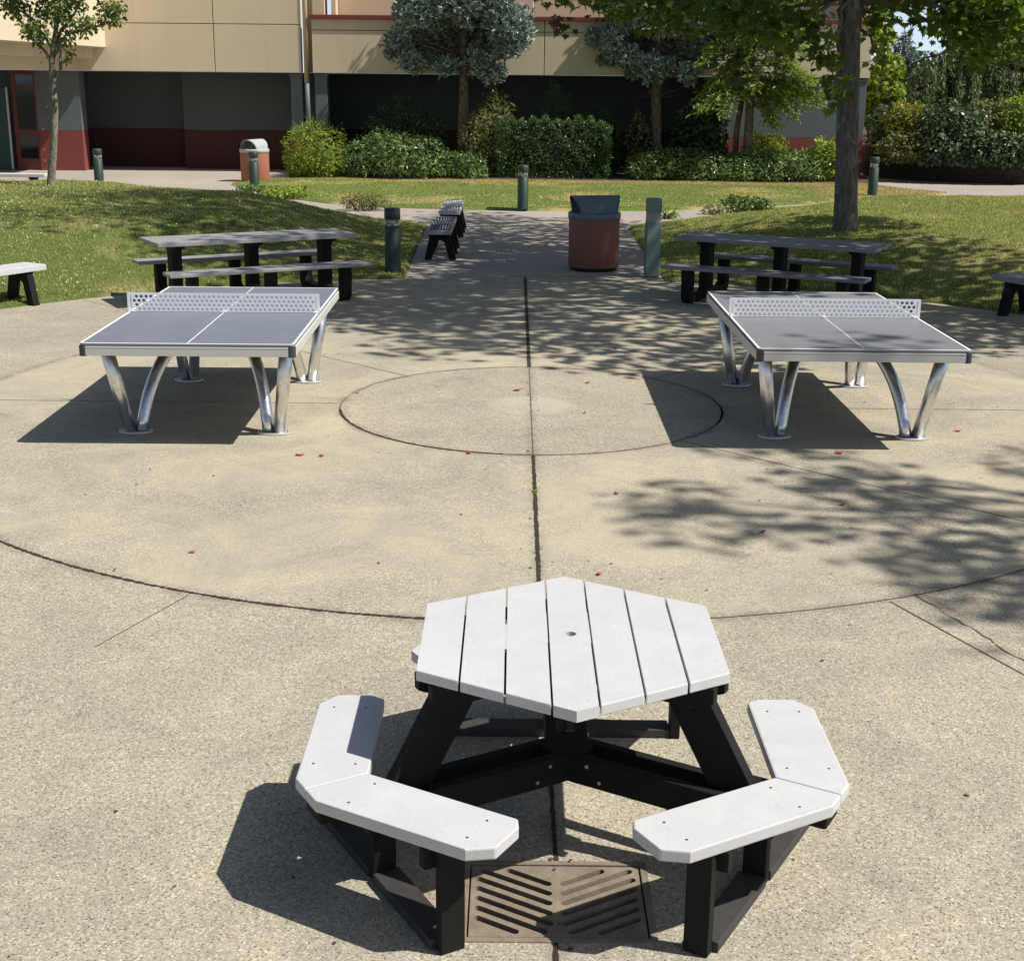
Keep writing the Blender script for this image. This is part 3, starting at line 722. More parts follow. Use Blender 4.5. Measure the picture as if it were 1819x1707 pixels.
# ------------------------------------------------------------------ benches
def a_leg(h, wb=.46, wt=.30, th=.09):
    out = [(-wb/2, 0), (-wb/2+.10, 0)]
    for k in range(9):
        a = R(180-180*k/8); out.append((.065*math.cos(a)*1.15+0, h*.55+.085*math.sin(a)))
    out += [(wb/2-.10, 0), (wb/2, 0), (wt/2, h), (-wt/2, h)]
    return out, th
def bench(loc_, rz, label, L, board, slots=False, legs=(-.8, .8), W=.34, group=None):
    t = thing('bench', label, 'bench', loc_, rz, group)
    b = MB(); H = .45
    if slots:
        holes = []
        for (x0, x1) in ((-L/2+.10, -.06), (.06, L/2-.10)):
            for k in range(7):
                y = -W/2+.045+k*(W-.09)/6; holes.append([(x0, y-.0135), (x1, y-.0135), (x1, y+.0135), (x0, y+.0135)])
        b.plate([(-L/2, -W/2), (L/2, -W/2), (L/2, W/2), (-L/2, W/2)], H-.055, H, holes); b.build('seat', board, t, .004)
        b = MB(); b.span(-L/2+.05, L/2-.05, -W/2+.02, W/2-.02, H-.085, H-.056); b.build('seat_rail', M['black_plastic'], t)
        top = H-.086
    else:
        b.plate([(-L/2, -W/2), (L/2, -W/2), (L/2, W/2), (-L/2, W/2)], H-.065, H); s = b.build('seat', board, t, .01)
        for x in legs:
            for dx in (-.04, .03):
                for y in (-.08, .08): sc = MB(); sc.lathe([(.007, H-.001), (.007, H+.001)], 8, (x+dx, y, 0)); sc.build('screw', M['screw'], s)
        top = H-.066
    for x in legs:
        out, th = a_leg(top)
        Mx = Matrix.Translation((x, 0, 0)) @ Matrix.Rotation(R(90), 4, 'Z') @ Matrix.Rotation(R(90), 4, 'X')
        b = MB(); b.plate(out, -th/2, th/2, M4=Mx); b.build('leg', M['black_plastic'], t, .006)
        if not slots:
            b = MB(); b.box((x, 0, top-.02), (.15, .25, .035)); b.build('leg_bracket', M['black_plastic'], t)
    return t
# left bench: right end near (-5.35,16.0), running off to the left
def along(end, ang, L): return (end[0]-math.cos(R(ang))*L/2, end[1]-math.sin(R(ang))*L/2, 0)
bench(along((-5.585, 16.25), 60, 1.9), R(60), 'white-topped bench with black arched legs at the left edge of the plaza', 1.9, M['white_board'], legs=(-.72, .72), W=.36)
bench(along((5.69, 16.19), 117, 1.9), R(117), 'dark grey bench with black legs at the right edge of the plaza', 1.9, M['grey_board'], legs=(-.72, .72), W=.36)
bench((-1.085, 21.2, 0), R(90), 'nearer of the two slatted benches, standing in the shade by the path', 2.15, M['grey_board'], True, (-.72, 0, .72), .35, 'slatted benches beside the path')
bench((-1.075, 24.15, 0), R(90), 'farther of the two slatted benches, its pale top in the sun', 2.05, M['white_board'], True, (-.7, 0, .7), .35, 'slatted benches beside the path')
bench((-11.25, 30.9, 0), R(0), 'pale bench beyond the left mound beside the small tree', 2.1, M['white_board'], legs=(-.75, .75), W=.36)

# ------------------------------------------------------------------ litter bins
def bin_(loc_, rz, label, body, lid, light):
    t = thing('litter_bin', label, 'litter bin', loc_, rz, 'round litter bins with barrel hoods')
    rb = .352
    b = MB(); b.lathe([(rb-.02, 0), (rb-.02, .035)], 48); b.build('base', M['bin_base'], t)
    b = MB(); b.lathe([(rb-.005, .035), (rb, .05), (rb+.004, .70), (rb-.002, .715)], 56); b.build('body', body, t)
    b = MB(); b.lathe([(rb+.012, .70), (rb+.016, .705), (rb+.016, .775), (rb+.004, .785), (rb-.015, .785)], 56); b.build('rim', lid, t)
    # barrel hood, axis x, open at both ends
    Rv = rb-.12; n = 28; m = 9; V = []; Fc = []
    for layer, rv in ((0, Rv), (1, Rv-.012)):
        for i in range(n+1):
            a = PI*i/n; y = rv*math.cos(a); z = rv*math.sin(a)
            half = math.sqrt((rb-.002)**2-y*y)
            for j in range(m): V.append((half*(2*j/(m-1)-1), y, .783+z))
    k0 = (n+1)*m
    for i in range(n):
        for j in range(m-1):
            a = i*m+j; Fc.append([a, a+1, a+1+m, a+m][::-1]); Fc.append([k0+a, k0+a+1, k0+a+1+m, k0+a+m])
        for j in (0, m-1):
            a = i*m+j; q = [a, a+m, a+m+k0, a+k0]; Fc.append(q if j == 0 else q[::-1])
    b = MB(); b.add(V, Fc, smooth=True); h = b.build('hood', lid, t)
    b = MB(); b.lathe([(rb-.03, .60), (rb-.03, .782)], 40); b.build('liner', M['bin_base'], t)
    return t
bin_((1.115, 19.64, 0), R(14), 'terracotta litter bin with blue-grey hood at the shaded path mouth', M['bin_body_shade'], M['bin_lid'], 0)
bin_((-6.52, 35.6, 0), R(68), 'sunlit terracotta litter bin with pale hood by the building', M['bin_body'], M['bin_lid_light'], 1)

# ------------------------------------------------------------------ bollard lights
def bollard(loc_, label, h=.89, r=.108):
    t = thing('bollard_light', label, 'bollard', loc_, 0, 'round green bollard lights'); k = h/.89
    b = MB(); b.lathe([(r+.004, 0), (r, .03), (r, .655*k), (r-.006, .66*k)], 32); b.build('post', M['bollard'], t)
    b = MB(); b.lathe([(r-.012, .661*k), (r-.012, .745*k)], 32); b.build('lens', M['lens'], t)
    for a in range(4):
        b = MB(); b.box(((r-.006)*math.cos(R(45+90*a)), (r-.006)*math.sin(R(45+90*a)), .703*k), (.010, .010, .088*k)); b.build('strut', M['bollard'], t)
    b = MB(); b.lathe([(.02, .661*k), (.02, .745*k)], 10); b.build('lamp', M['white_trim'], t)
    b = MB(); b.lathe([(r-.004, .745*k), (r, .75*k), (r, .875*k), (r-.015, .89*k), (r-.05, .893*k)], 32); b.build('cap', M['bollard'], t)
    return t
bollard((-1.635, 18.80, 0), 'dark green bollard light in shade at the left of the path mouth')
bollard((.162, 28.33, .02), 'green bollard light at the near edge of the lawn', .87)
bollard((-5.98, 32.5, 0), 'green bollard light in front of the sunlit litter bin', .88)
bollard((-9.75, 33.2, 0), 'green bollard light near the small tree in front of the dark wall', .87)
bollard((8.19, 32.40, .02), 'green bollard light on the dry grass tip right of the maple trunk', .88)
t = thing('square_post_light', 'pale grey-green square post light beside the shaded litter bin', 'post light', (1.87, 18.93, 0), R(4))
b = MB(); b.box((0, 0, .37), (.19, .19, .74)); b.build('post', M['bollard_pale'], t, .008)
b = MB(); b.box((0, 0, .80), (.176, .176, .12)); b.build('light_band', M['post_band'], t)
b = MB(); b.box((0, 0, .95), (.19, .19, .18)); b.build('cap', M['bollard_pale'], t, .008)

# ------------------------------------------------------------------ fallen leaves
def fallen(p, z, label, size=.05, m_='redleaf', name='fallen_leaf'):
    size *= .82
    P = np.array([[0, -.5*size, 0.0]]); T = LEAF['maple']; V = []
    for x, y in T: V.append((x*size*1.0, (y-.5)*size, .004+abs(x)*size*random.uniform(.0, .45)+.004*random.random()))
    me = bpy.data.meshes.new(name); me.from_pydata([(0, 0, .006)]+V, [], [(0, i+1, (i+1) % len(V)+1) for i in range(len(V))]); me.update()
    o = link(name, me, M[m_]); o.location = (p[0], p[1], z); o.rotation_euler = (0, 0, random.uniform(0, 6.28))
    meta(o, label, 'leaf', 'fallen maple leaves on the plaza')
for p, lab, s in [((.034, 11.683), 'bright red leaf lying inside the small paving circle, left of the centre line', .085),
                  ((-1.504, 9.494), 'curled red leaf right of the left table shadow, left one of a close pair', .08),
                  ((-1.347, 9.484), 'dark red leaf right of the left table shadow, right one of a close pair', .06),
                  ((-.316, 9.60), 'red leaf lying in the front joint of the small paving circle', .07),
                  ((.656, 12.005), 'red leaf in the far right of the small paving circle', .06),
                  ((1.102, 12.36), 'small red leaf on the circle joint next to the right table shadow', .055),
                  ((1.18, 12.27), 'red leaf at the far corner of the right table shadow', .06),
                  ((-1.323, 11.518), 'tiny red leaf at the left rim of the small paving circle', .05),
                  ((.48, 7.103), 'red leaf just behind the hexagonal table', .05),
                  ((2.366, 9.701), 'bright red leaf in front of the right tennis table', .08),
                  ((2.103, 8.43), 'red leaf among the soft tree shade on the right', .055),
                  ((3.431, 10.385), 'red leaf right of the right tennis table feet', .07),
                  ((-1.80, 7.404), 'lone small red leaf on the front left paving', .05)]:
    fallen(p, 0, lab, s)
for p, lab, s in [((1.022, 13.627), 'brown curled leaf in the dappled shade behind the small circle', .07),
                  ((.675, 8.622), 'small brown leaf right of the centre joint', .05),
                  ((1.497, 7.858), 'small brown leaf on the front right paving near the tree shade', .05),
                  ((.392, 13.961), 'dark brown leaf right of the wide joint in the shade', .06),
                  ((4.05, 13.4), 'dark curled leaf on the shaded paving behind the right tennis table', .09)]:
    fallen(p, 0, lab, s, 'brownleaf')

n_ = 420
PX = rng.uniform(-5.5, 6.5, n_); PY = rng.uniform(3.2, 18.4, n_)
PX[:90] = .15+rng.normal(size=90)*.05
V, Fc = leaves(np.stack([PX, PY, np.full(n_, .005)], -1), .016, 'oval', np.array([0, 0, 1.]), jitter=.3, sizevar=.7)
meta(np_mesh('leaf_litter', V, Fc, M['brownleaf']), 'tiny brown crumbs of leaf litter strewn over the paving', 'litter', kind='stuff')
# ------------------------------------------------------------------ building
YF = 38.75
X = lambda px, Y=YF: at(px, 140, Y).x
bld = thing('school_building', 'long tan stucco school building with shaded blue-grey and red ground floor', 'building', (0, YF, 0))
def part(name, boxes, material, bevel=0, parent=None):
    for bx in boxes:
        b = MB(); b.span(bx[0], bx[1], bx[2]-YF, bx[3]-YF, bx[4], bx[5]); o = b.build(name, material, parent or bld, bevel)
    return o
zs, zj, zc = 2.62, 3.84, 4.06
xa, xb, xc = X(383), X(536), X(556); xr = X(1545); xm = X(966)
xl = -10.95
# upper panels of the left block (joints are real gaps over a backing wall)
pan = []
for (x0, x1) in ((xl-2, xa-.012), (xa+.012, xb)):
    pan += [(x0, x1, YF, YF+.10, zs, zj-.012), (x0, x1, YF, YF+.10, zj+.012, 7.2)]
part('wall_panel', pan, M['stucco'], .006)
part('backing_wall', [(xl-2, xb, YF+.10, YF+.30, zs, 7.2), (xc, xr, YF+.10, YF+.3, zs, zc-.08)], M['stucco'])
part('side_return', [(xb, xc, YF+.55, YF+.75, zs, 7.2)], M['stucco'])
pan = []
for (x0, x1) in ((xc, xm-.012), (xm+.012, xr)):
    pan += [(x0, x1, YF, YF+.10, zs, zj-.14), (x0, x1, YF+.02, YF+.10, zj-.12, zc-.07)]
part('fascia_panel', pan, M['stucco'], .006)
part('coping', [(xc-.06, xr+.06, YF-.07, YF+.9, zc-.07, zc+.04)], M['red'], .01)
# set back upper storey behind the coping
part('upper_wall', [(X(600, 39.7), xm-.3, 39.7, 39.9, zc, 7.2), (xm-.28, xr, 39.72, 39.92, zc, 7.2)], M['stucco2'])
part('upper_return', [(X(556), X(577), YF+.25, YF+.9, zc+.04, 7.2), (X(588), X(596), YF+.4, YF+.9, zc+.04, 7.2)], M['stucco2'])
for i in range(3):
    x0 = 1.5+i*2.6; f = part('window', [(x0, x0+1.5, 39.66, 39.705, 5.0, 6.4)], M['white_trim'], .01)
    part('window_pane', [(x0+.06, x0+1.44, 39.650, 39.662, 5.06, 6.34)], M['glass'], parent=f)
part('soffit', [(xl-5, xr, YF+.12, 43.0, zs-.03, zs-.002)], M['soffit'])
# downpipe in the gap
b = MB(); xp = (xb+xc)/2-.02; b.tube([(xp, .02, 2.35), (xp, .02, 7.2)], .065, 14); b.build('downpipe', M['downpipe'], bld)
b = MB(); b.tube([(xp, .10, 0), (xp, .10, 1.6), (xp, .02, 2.35)], .062, 14); b.build('downpipe', M['downpipe_low'], bld)
# ground floor: two-tone recessed walls
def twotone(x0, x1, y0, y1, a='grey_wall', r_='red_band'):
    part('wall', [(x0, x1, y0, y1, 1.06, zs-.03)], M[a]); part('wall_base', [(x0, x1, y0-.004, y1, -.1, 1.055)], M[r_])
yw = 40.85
twotone(X(133, yw), X(323, 40.85), 40.85, 41.05, 'grey_recess_shade', 'red_recess_shade'); twotone(X(323, 40.1), X(560, 40.1), 40.1, 40.3, 'grey_recess_shade', 'red_recess_shade'); twotone(X(560, 41.6), X(1290, 41.6), 41.6, 41.8, 'grey_recess_shade', 'red_recess_shade')
part('wall_end', [(X(1290, 40.1)-.1, X(1290, 40.1)+.05, YF+.41, 41.7, -.1, zs-.03)], M['grey_recess_shade'])
part('wall_end', [(X(323, 40.1)-.004, X(323, 40.1)+.15, 40.104, 41.0, 1.06, zs-.03)], M['grey_recess_shade']); part('wall_end', [(X(323, 40.1)-.006, X(323, 40.1)+.15, 40.102, 41.0, -.1, 1.055)], M['red_recess_shade'])
def column(px0, px1, y=YF+.10, dp=.45):
    x0, x1 = X(px0, y), X(px1, y)
    part('column', [(x0, x1, y, y+dp, 1.06, zs-.10)], M['grey_wall'], .01); part('column_base', [(x0, x1, y-.004, y+dp, -.1, 1.055)], M['red_band'], .01)
    part('column_cap', [(x0-.02, x1+.02, y-.02, y+dp, zs-.10, zs-.031)], M['grey_wall'])
column(516, 537); column(559, 581)
# left pier beside the door, right end wall
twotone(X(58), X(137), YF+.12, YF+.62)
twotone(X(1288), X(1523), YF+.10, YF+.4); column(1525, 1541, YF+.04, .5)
# entrance
xd0, xd1 = -14.2, X(58)-.01
b = MB()
b.plate([(X(13), 0), (xd1, 0), (xd1, zs-.03), (X(13), zs-.03)], -.04, .04, [[(X(14)+.10, .30), (X(53), .30), (X(53), .92), (X(14)+.10, .92)], [(X(14)+.10, 1.06), (X(53), 1.06), (X(53), 2.14), (X(14)+.10, 2.14)], [(X(14)+.10, 2.22), (X(53), 2.22), (X(53), 2.5), (X(14)+.10, 2.5)]],
        Matrix.Translation((0, .24, 0)) @ Matrix.Rotation(R(90), 4, 'X'))
dr = b.build('entrance_door', M['door_red'], bld, .006)
for z0, z1 in ((.29, .93), (1.05, 2.15), (2.21, 2.51)): part('door_glass', [(X(14)+.09, X(53)+.01, YF+.23, YF+.245, z0, z1)], M['glass'], parent=dr)
tp_ = part('teal_panel', [(-14.6, X(8), YF-.02, YF+.04, .02, 2.15)], M['teal'], .004)
part('teal_panel_edge', [(X(8), X(8)+.03, YF-.03, YF+.05, .02, 2.17)], M['white_trim'], parent=tp_)
part('porch_back', [(-18, xd0+1.0, YF+.5, YF+.7, 0, zs-.03)], M['grey_wall'])
# left wing coming forward, its sunlit side towards the plaza
wing = [(-19, xl, 26.5, YF-.002, 3.22, 3.86), (-19, xl, 26.5, YF-.002, 3.885, 7.4)]
part('wing_wall', wing, M['stucco'], .006); part('wing_beam', [(-19, xl-.32, 26.9, YF-.002, 2.93, 3.218)], M['stucco']); part('wing_beam', [(-19, xl-.75, 27.3, YF-.002, zs, 2.928)], M['stucco'])
part('wing_core', [(-18.9, xl-.03, 26.53, YF-.01, 3.2, 7.35)], M['stucco'])
part('roof', [(xl-6, xb, YF+.3, 52, 7.0, 7.2), (xc, xr, 39.9, 52, 7.0, 7.2)], M['soffit'])
part('end_wall', [(xr-.25, xr-.004, YF+.3, 52, 0, 7.0)], M['stucco'])
part('low_roof', [(xc, xr-.02, YF+.9, 39.7, zc-.1, zc-.02)], M['soffit'])

# retaining wall on the right
rw = MB()
rw.plate([(9.86, 40.2), (9.86, 39.4), (10.4, 38.9), (11.6, 37.9), (13.4, 36.9), (17, 36.2), (22, 36.0), (22, 36.4), (17, 36.6), (13.6, 37.3), (11.8, 38.25), (10.7, 39.2), (10.2, 40.2)], -.1, .80)
o = rw.build('retaining_wall', M['blocks']); meta(o, 'low dark block retaining wall under the right-hand hedge', 'wall')
b = MB(); b.plate([(10.05, 40.0), (10.5, 39.2), (13.5, 37.2), (17, 36.6), (26, 36.4), (40, 60), (10.05, 60)], -.05, .72); meta(b.build('raised_bed', M['soil']), kind='structure')

# ------------------------------------------------------------------ plants
def limb(b, a, c, r0, r1, wob=.06, n=6):
    a = Vector(a); c = Vector(c); L = (c-a).length; pts = []; rr = []
    for i in range(n+1):
        t = i/n; p = a.lerp(c, t); k = math.sin(t*PI)*L*wob
        p = p+Vector((random.uniform(-k, k), random.uniform(-k, k), random.uniform(0, k))); pts.append(p); rr.append(r0+(r1-r0)*t)
    b.tube(pts, rr, 8); return pts

def shrub(name, label, loc_, lumps, n, size, material, kind='oval', cat='shrub', group=None, up=.5, jitter=.7, low=-.35, stems=True):
    """shrub from ellipsoid lumps [(dx,dy,z,rx,ry,rz)] covered and filled with leaves"""
    t = thing(name, label, cat, loc_, 0, group)
    vol = np.array([l[3]*l[5]+l[3]*l[4] for l in lumps]); vol = vol/vol.sum(); VV, FF, k = [], [], 0
    T = len(LEAF[kind])
    for l, v in zip(lumps, vol):
        m = max(20, int(n*v)); P, D = shell_points(l[:3], l[3:6], m, .62, low)
        # uneven outline: push whole directions in and out
        w = 1+.14*np.sin(D[:, 0]*5+l[0]*3)*np.sin(D[:, 2]*6+l[1])+.10*np.sin(D[:, 1]*9+D[:, 0]*7+l[2]*5)
        P = np.array(l[:3])+(P-np.array(l[:3]))*w[:, None]
        ok = P[:, 2] > (.02 if low > -.85 else -.35); P, D = P[ok], D[ok]
        N = D*(1-up)+np.array([0, 0, up]); V, Fc = leaves(P, size, kind, N, tip=D*.8+np.array([0, 0, .1]), jitter=jitter)
        VV.append(V); FF.append(Fc+k); k += len(V)
    np_mesh('foliage', np.concatenate(VV), np.concatenate(FF), material, t)
    if stems:
        b = MB()
        for l in lumps:
            for _ in range(3):
                limb(b, (l[0]*.6+random.uniform(-.1, .1), l[1]*.6+random.uniform(-.1, .1), 0), (l[0]+random.uniform(-.5, .5)*l[3], l[1]+random.uniform(-.4, .4)*l[4], l[2]+l[5]*random.uniform(.1, .7)), .02, .006, .05, 4)
        b.build('stem', M['bark_dark'], t)
    return t

def pspan(px0, px1, pyt, pyb, Y):
    """place seen between picture positions at depth Y -> centre x, half width, top z"""
    a = at(px0, pyb, Y); c = at(px1, pyt, Y); return (a.x+c.x)/2, abs(c.x-a.x)/2, c.z

def lumpy(hw, top, n, dep=.7, seed=0, flat=False):
    r_ = random.Random(seed); L = []
    for i in range(n):
        u = (i+.5)/n*2-1; x = u*hw*.72; rr = hw*.62/max(1, n**.45)+.12
        hz = top*(1-.28*abs(u)**2.2) if not flat else top*.97
        L.append((x+r_.uniform(-.05, .05), r_.uniform(-.15, .15)*dep, hz*.5, rr*1.15, dep*r_.uniform(.8, 1.1), hz*.5*r_.uniform(.93, 1.06)))
    return L
B = [
 # px0 px1 top base Y n-lumps leaves size mat kind label
 ('nandina_bush', 507, 613, 212, 316, 36.9, 3, 5200, .085, 'nandina', 'lance', 'bright lime-green feathery bush right of the sunlit litter bin', .8),
 ('laurel_shrub', 604, 790, 236, 320, 36.95, 4, 7800, .105, 'laurel', 'lance', 'long rounded light-leaved laurel shrub right of the lime bush', .9),
 ('laurel_shrub', 770, 862, 270, 320, 36.8, 2, 2600, .10, 'laurel', 'lance', 'low end of laurel sloping down to the lawn left of the clipped hedge', .6),
 ('rhododendron', 648, 795, 180, 300, 38.0, 3, 4200, .12, 'rhodie', 'lance', 'dark rhododendron rising behind the rounded laurel shrub', .6),
 ('variegated_bush', 822, 892, 192, 268, 37.5, 2, 3300, .06, 'olive', 'oval', 'olive-yellow small-leaved bush beside the left spruce trunk', .5),
 ('clipped_hedge', 884, 1082, 218, 322, 37.3, 5, 21000, .060, 'hedge', 'lance', 'dark green box-shaped clipped hedge behind the lawn bollard', .7),
 ('laurel_shrub', 1108, 1290, 268, 324, 36.9, 4, 6000, .105, 'laurel', 'lance', 'low spreading laurel shrub right of the clipped hedge', .7),
 ('laurel_shrub', 1262, 1476, 266, 327, 36.85, 5, 7600, .105, 'laurel', 'lance', 'low pale-leaved laurel shrub under the larch', .8),
 ('golden_bush', 1325, 1402, 232, 300, 37.6, 2, 2600, .07, 'nandina', 'oval', 'round green-gold bush behind the larch trunk', .5),
 ('yellow_bush', 1436, 1508, 246, 318, 37.0, 2, 2600, .08, 'nandina', 'oval', 'lime-yellow bush partly behind the maple trunk', .5),
 ('magnolia_shrub', 1195, 1292, 178, 300, 38.2, 3, 2400, .14, 'rhodie', 'oval', 'dark large-leaved magnolia shrub between spruce and larch', .5),
 ('dark_conifer', 962, 1018, 150, 300, 38.2, 1, 2600, .09, 'hedge', 'needle', 'dark upright conifer in the shade behind the clipped hedge', .4),
 ('dark_shrub', 1015, 1110, 190, 300, 38.25, 2, 2600, .10, 'hedge', 'needle', 'dim dark shrub behind the right end of the clipped hedge', .45),
 ('spiky_shrub', 845, 915, 166, 260, 38.1, 1, 900, .16, 'olive', 'needle', 'spiky olive shrub showing above the hedge by the left spruce', .4),
 ('sparse_shrub', 1118, 1160, 205, 300, 37.6, 1, 500, .08, 'olive', 'oval', 'thin twiggy shrub left of the right spruce trunk', .35),
]
for i, (nm, p0, p1, tp2, bs, Y, nl, n, sz, mt, kd, lab, dep) in enumerate(B):
    x, hw, zt = pspan(p0, p1, tp2, bs, Y)
    if nm == 'clipped_hedge':
        # box outline: leaves in a thick skin on a rounded box
        t = thing(nm, lab, 'hedge', (x, Y, .04)); m = n
        P = rng.uniform(-1, 1, (m, 3)); ax = rng.integers(0, 3, m); s = np.sign(P[np.arange(m), ax]); P[np.arange(m), ax] = s*rng.uniform(.88, 1.02, m)
        D = np.zeros((m, 3)); D[np.arange(m), ax] = s; hz = zt*.5
        bump_ = .05*np.sin(P[:, 0]*9)*np.sin(P[:, 2]*5)+.04*np.sin(P[:, 0]*23+P[:, 2]*11)
        W = np.array([hw, dep*.9, hz]); Q = P*W+D*bump_[:, None]; Q[:, 2] += hz+.0; Q[:, 2] += np.where(P[:, 2] > .8, .06*np.sin(P[:, 0]*31), 0)
        rnd = np.maximum(np.abs(P[:, 0]), 0)**8*.12; Q[:, 2] -= rnd*hz*(P[:, 2] > 0)
        V, Fc = leaves(Q, sz*1.15, kd, D+np.array([0, 0, .4]), tip=D*.5+np.array([0, 0, .8]), jitter=.8)
        np_mesh('foliage', V, Fc, M[mt], t)
        b = MB()
        for k in range(12): limb(b, (-hw*.85+k*hw*.155, random.uniform(-.2, .2), 0), (-hw*.85+k*hw*.155+random.uniform(-.2, .2), random.uniform(-.3, .3), zt*.9), .025, .01, .03, 4)
        for k in range(60): limb(b, (random.uniform(-.9, .9)*hw, random.uniform(-.6, .4)*dep, random.uniform(.1, .6)*zt), (random.uniform(-.95, .95)*hw, random.uniform(-.8, .8)*dep, random.uniform(.5, .95)*zt), .012, .006, .03, 3)
        b.build('stem', M['bark_dark'], t)
        continue
    L = lumpy(hw, zt, nl, dep, i)
    L += [(l[0], l[1]-.1*dep, zt*.24, l[3]*.95, l[4]*.95, zt*.26) for l in L]; n = int(n*1.3)
    shrub(nm, lab, (x, Y, .04), L, n, sz, M[mt], kd, 'shrub', 'laurel shrubs along the building' if nm == 'laurel_shrub' else None, low=-.95)
# long shoots of the lime bush
# small plants by the mounds
for nm, p0, p1, tp2, bs, Y, n, sz, mt, kd, lab in [
 ('low_groundcover', 470, 545, 334, 352, 30.6, 700, .07, 'nandina', 'oval', 'low green groundcover clump behind the left mound crest'),
 ('low_groundcover', 425, 475, 331, 345, 31.2, 420, .07, 'laurel', 'oval', 'small green groundcover clump at the foot of the bollard by the litter bin'),
 ('yellow_shrub', 612, 684, 345, 383, 28.1, 1100, .06, 'olive', 'lance', 'wispy yellow-green shrub where the left mound meets the cross path'),
 ('leafy_plant', 1168, 1196, 368, 398, 27.0, 70, .13, 'nandina', 'lance', 'small red-based leafy plant right of the square post'),
 ('pale_shrub', 1252, 1284, 364, 388, 28.0, 260, .06, 'pale_plant', 'oval', 'tiny cream variegated shrub left of the green one on the mound'),
 ('green_shrub', 1288, 1362, 350, 383, 28.4, 1200, .07, 'laurel', 'oval', 'rounded dark green shrub on the right mound edge beside the path'),
 ('tiny_plant', 1722, 1752, 353, 362, 30.2, 120, .06, 'nandina', 'oval', 'tiny low plant on the crest of the right mound')]:
    x, hw, zt = pspan(p0, p1, tp2, bs, Y)
    hl = float(HL(np.array([x]), np.array([Y]))[0][0]); hr = float(HR(np.array([x]), np.array([Y]))[0][0]); z0 = max(0, hl, hr)
    zt = max(.15, zt-z0)
    shrub(nm, lab, (x, Y, z0), lumpy(hw, zt, 2, hw*.8, 5), n, sz, M[mt], kd, 'plant', low=-.8)

# hedge masses on the raised bed at right, each bush its own
for nm, p0, p1, tp2, bs, Y, nl, n, sz, mt, kd, lab, dep in [
 ('yellow_shrub', 1578, 1650, 178, 300, 38.6, 2, 4200, .085, 'yellow', 'oval', 'yellow-leaved shrub left of the dark glossy bush on the wall', .7),
 ('glossy_bush', 1625, 1745, 180, 300, 38.0, 3, 5200, .11, 'glossy', 'oval', 'rounded dark glossy bush in the middle of the walled hedge', .9),
 ('glossy_bush', 1700, 1840, 235, 300, 37.4, 3, 4200, .11, 'glossy', 'oval', 'low dark glossy bush at the lower right of the walled hedge', .6),
 ('lime_shrub', 1712, 1800, 172, 290, 38.9, 2, 3200, .09, 'olive', 'oval', 'pale green shrub behind the dark glossy bush', .7),
 ('lime_shrub', 1775, 1880, 165, 280, 38.3, 3, 4200, .10, 'nandina', 'oval', 'bright lime shrub at the right edge of the picture', .8),
 ('dark_shrub', 1548, 1622, 186, 310, 39.6, 2, 3200, .10, 'rhodie', 'oval', 'dark shrub against the building corner left of the yellow one', .8),
 ('dark_shrub', 1546, 1600, 182, 310, 41.0, 2, 3000, .11, 'rhodie', 'oval', 'dark shrub squeezed right behind the building corner', .8),
 ('brown_shrub', 1560, 1650, 250, 305, 37.9, 2, 2400, .08, 'olive', 'oval', 'brownish shaded shrub on the wall below the yellow one', .5)]:
    x, hw, zt = pspan(p0, p1, tp2, bs, Y); z0 = .68
    L = lumpy(hw*1.08, zt-z0, nl, dep*1.15, 3); L += [(l[0], l[1]-dep*.7, .18, l[3]*.9, dep*.55, .42) for l in L]
    shrub(nm, lab, (x, Y, z0), L, int(n*1.25), sz, M[mt], kd, 'shrub', low=-.9)

# ------------------------------------------------------------------ trees
def crown_mesh(name, lumps, n, size, material, kind, parent, up=.4, jitter=.9, inner=.25, low=-1, tipdown=0):
    vol = np.array([(l[3]*l[4]*l[5])**.75 for l in lumps]); vol /= vol.sum(); VV, FF, k = [], [], 0
    for l, v in zip(lumps, vol):
        P, D = shell_points(l[:3], l[3:6], max(10, int(n*v)), inner, low)
        N = D*(1-up)+np.array([0, 0, up]); tip = D*.5+np.array([0, 0, -tipdown])
        V, Fc = leaves(P, size, kind, N, tip=tip, jitter=jitter); VV.append(V); FF.append(Fc+k); k += len(V)
    return np_mesh(name, np.concatenate(VV), np.concatenate(FF), material, parent)

def ray_lumps(c, rx, rz, n, lump, seed, bias=None):
    r_ = random.Random(seed); L = []
    for i in range(n):
        th = i*2.39996+r_.uniform(-.3, .3); u = 1-2*(i+.5)/n
        q = math.sqrt(1-u*u); rad_ = r_.uniform(.55, .98)
        x = math.cos(th)*q*rx*rad_; y = math.sin(th)*q*rx*rad_; z = u*rz*rad_
        s = lump*r_.uniform(.7, 1.25); L.append((c[0]+x, c[1]+y, c[2]+z, s*1.15, s*1.15, s*.75))
    return L

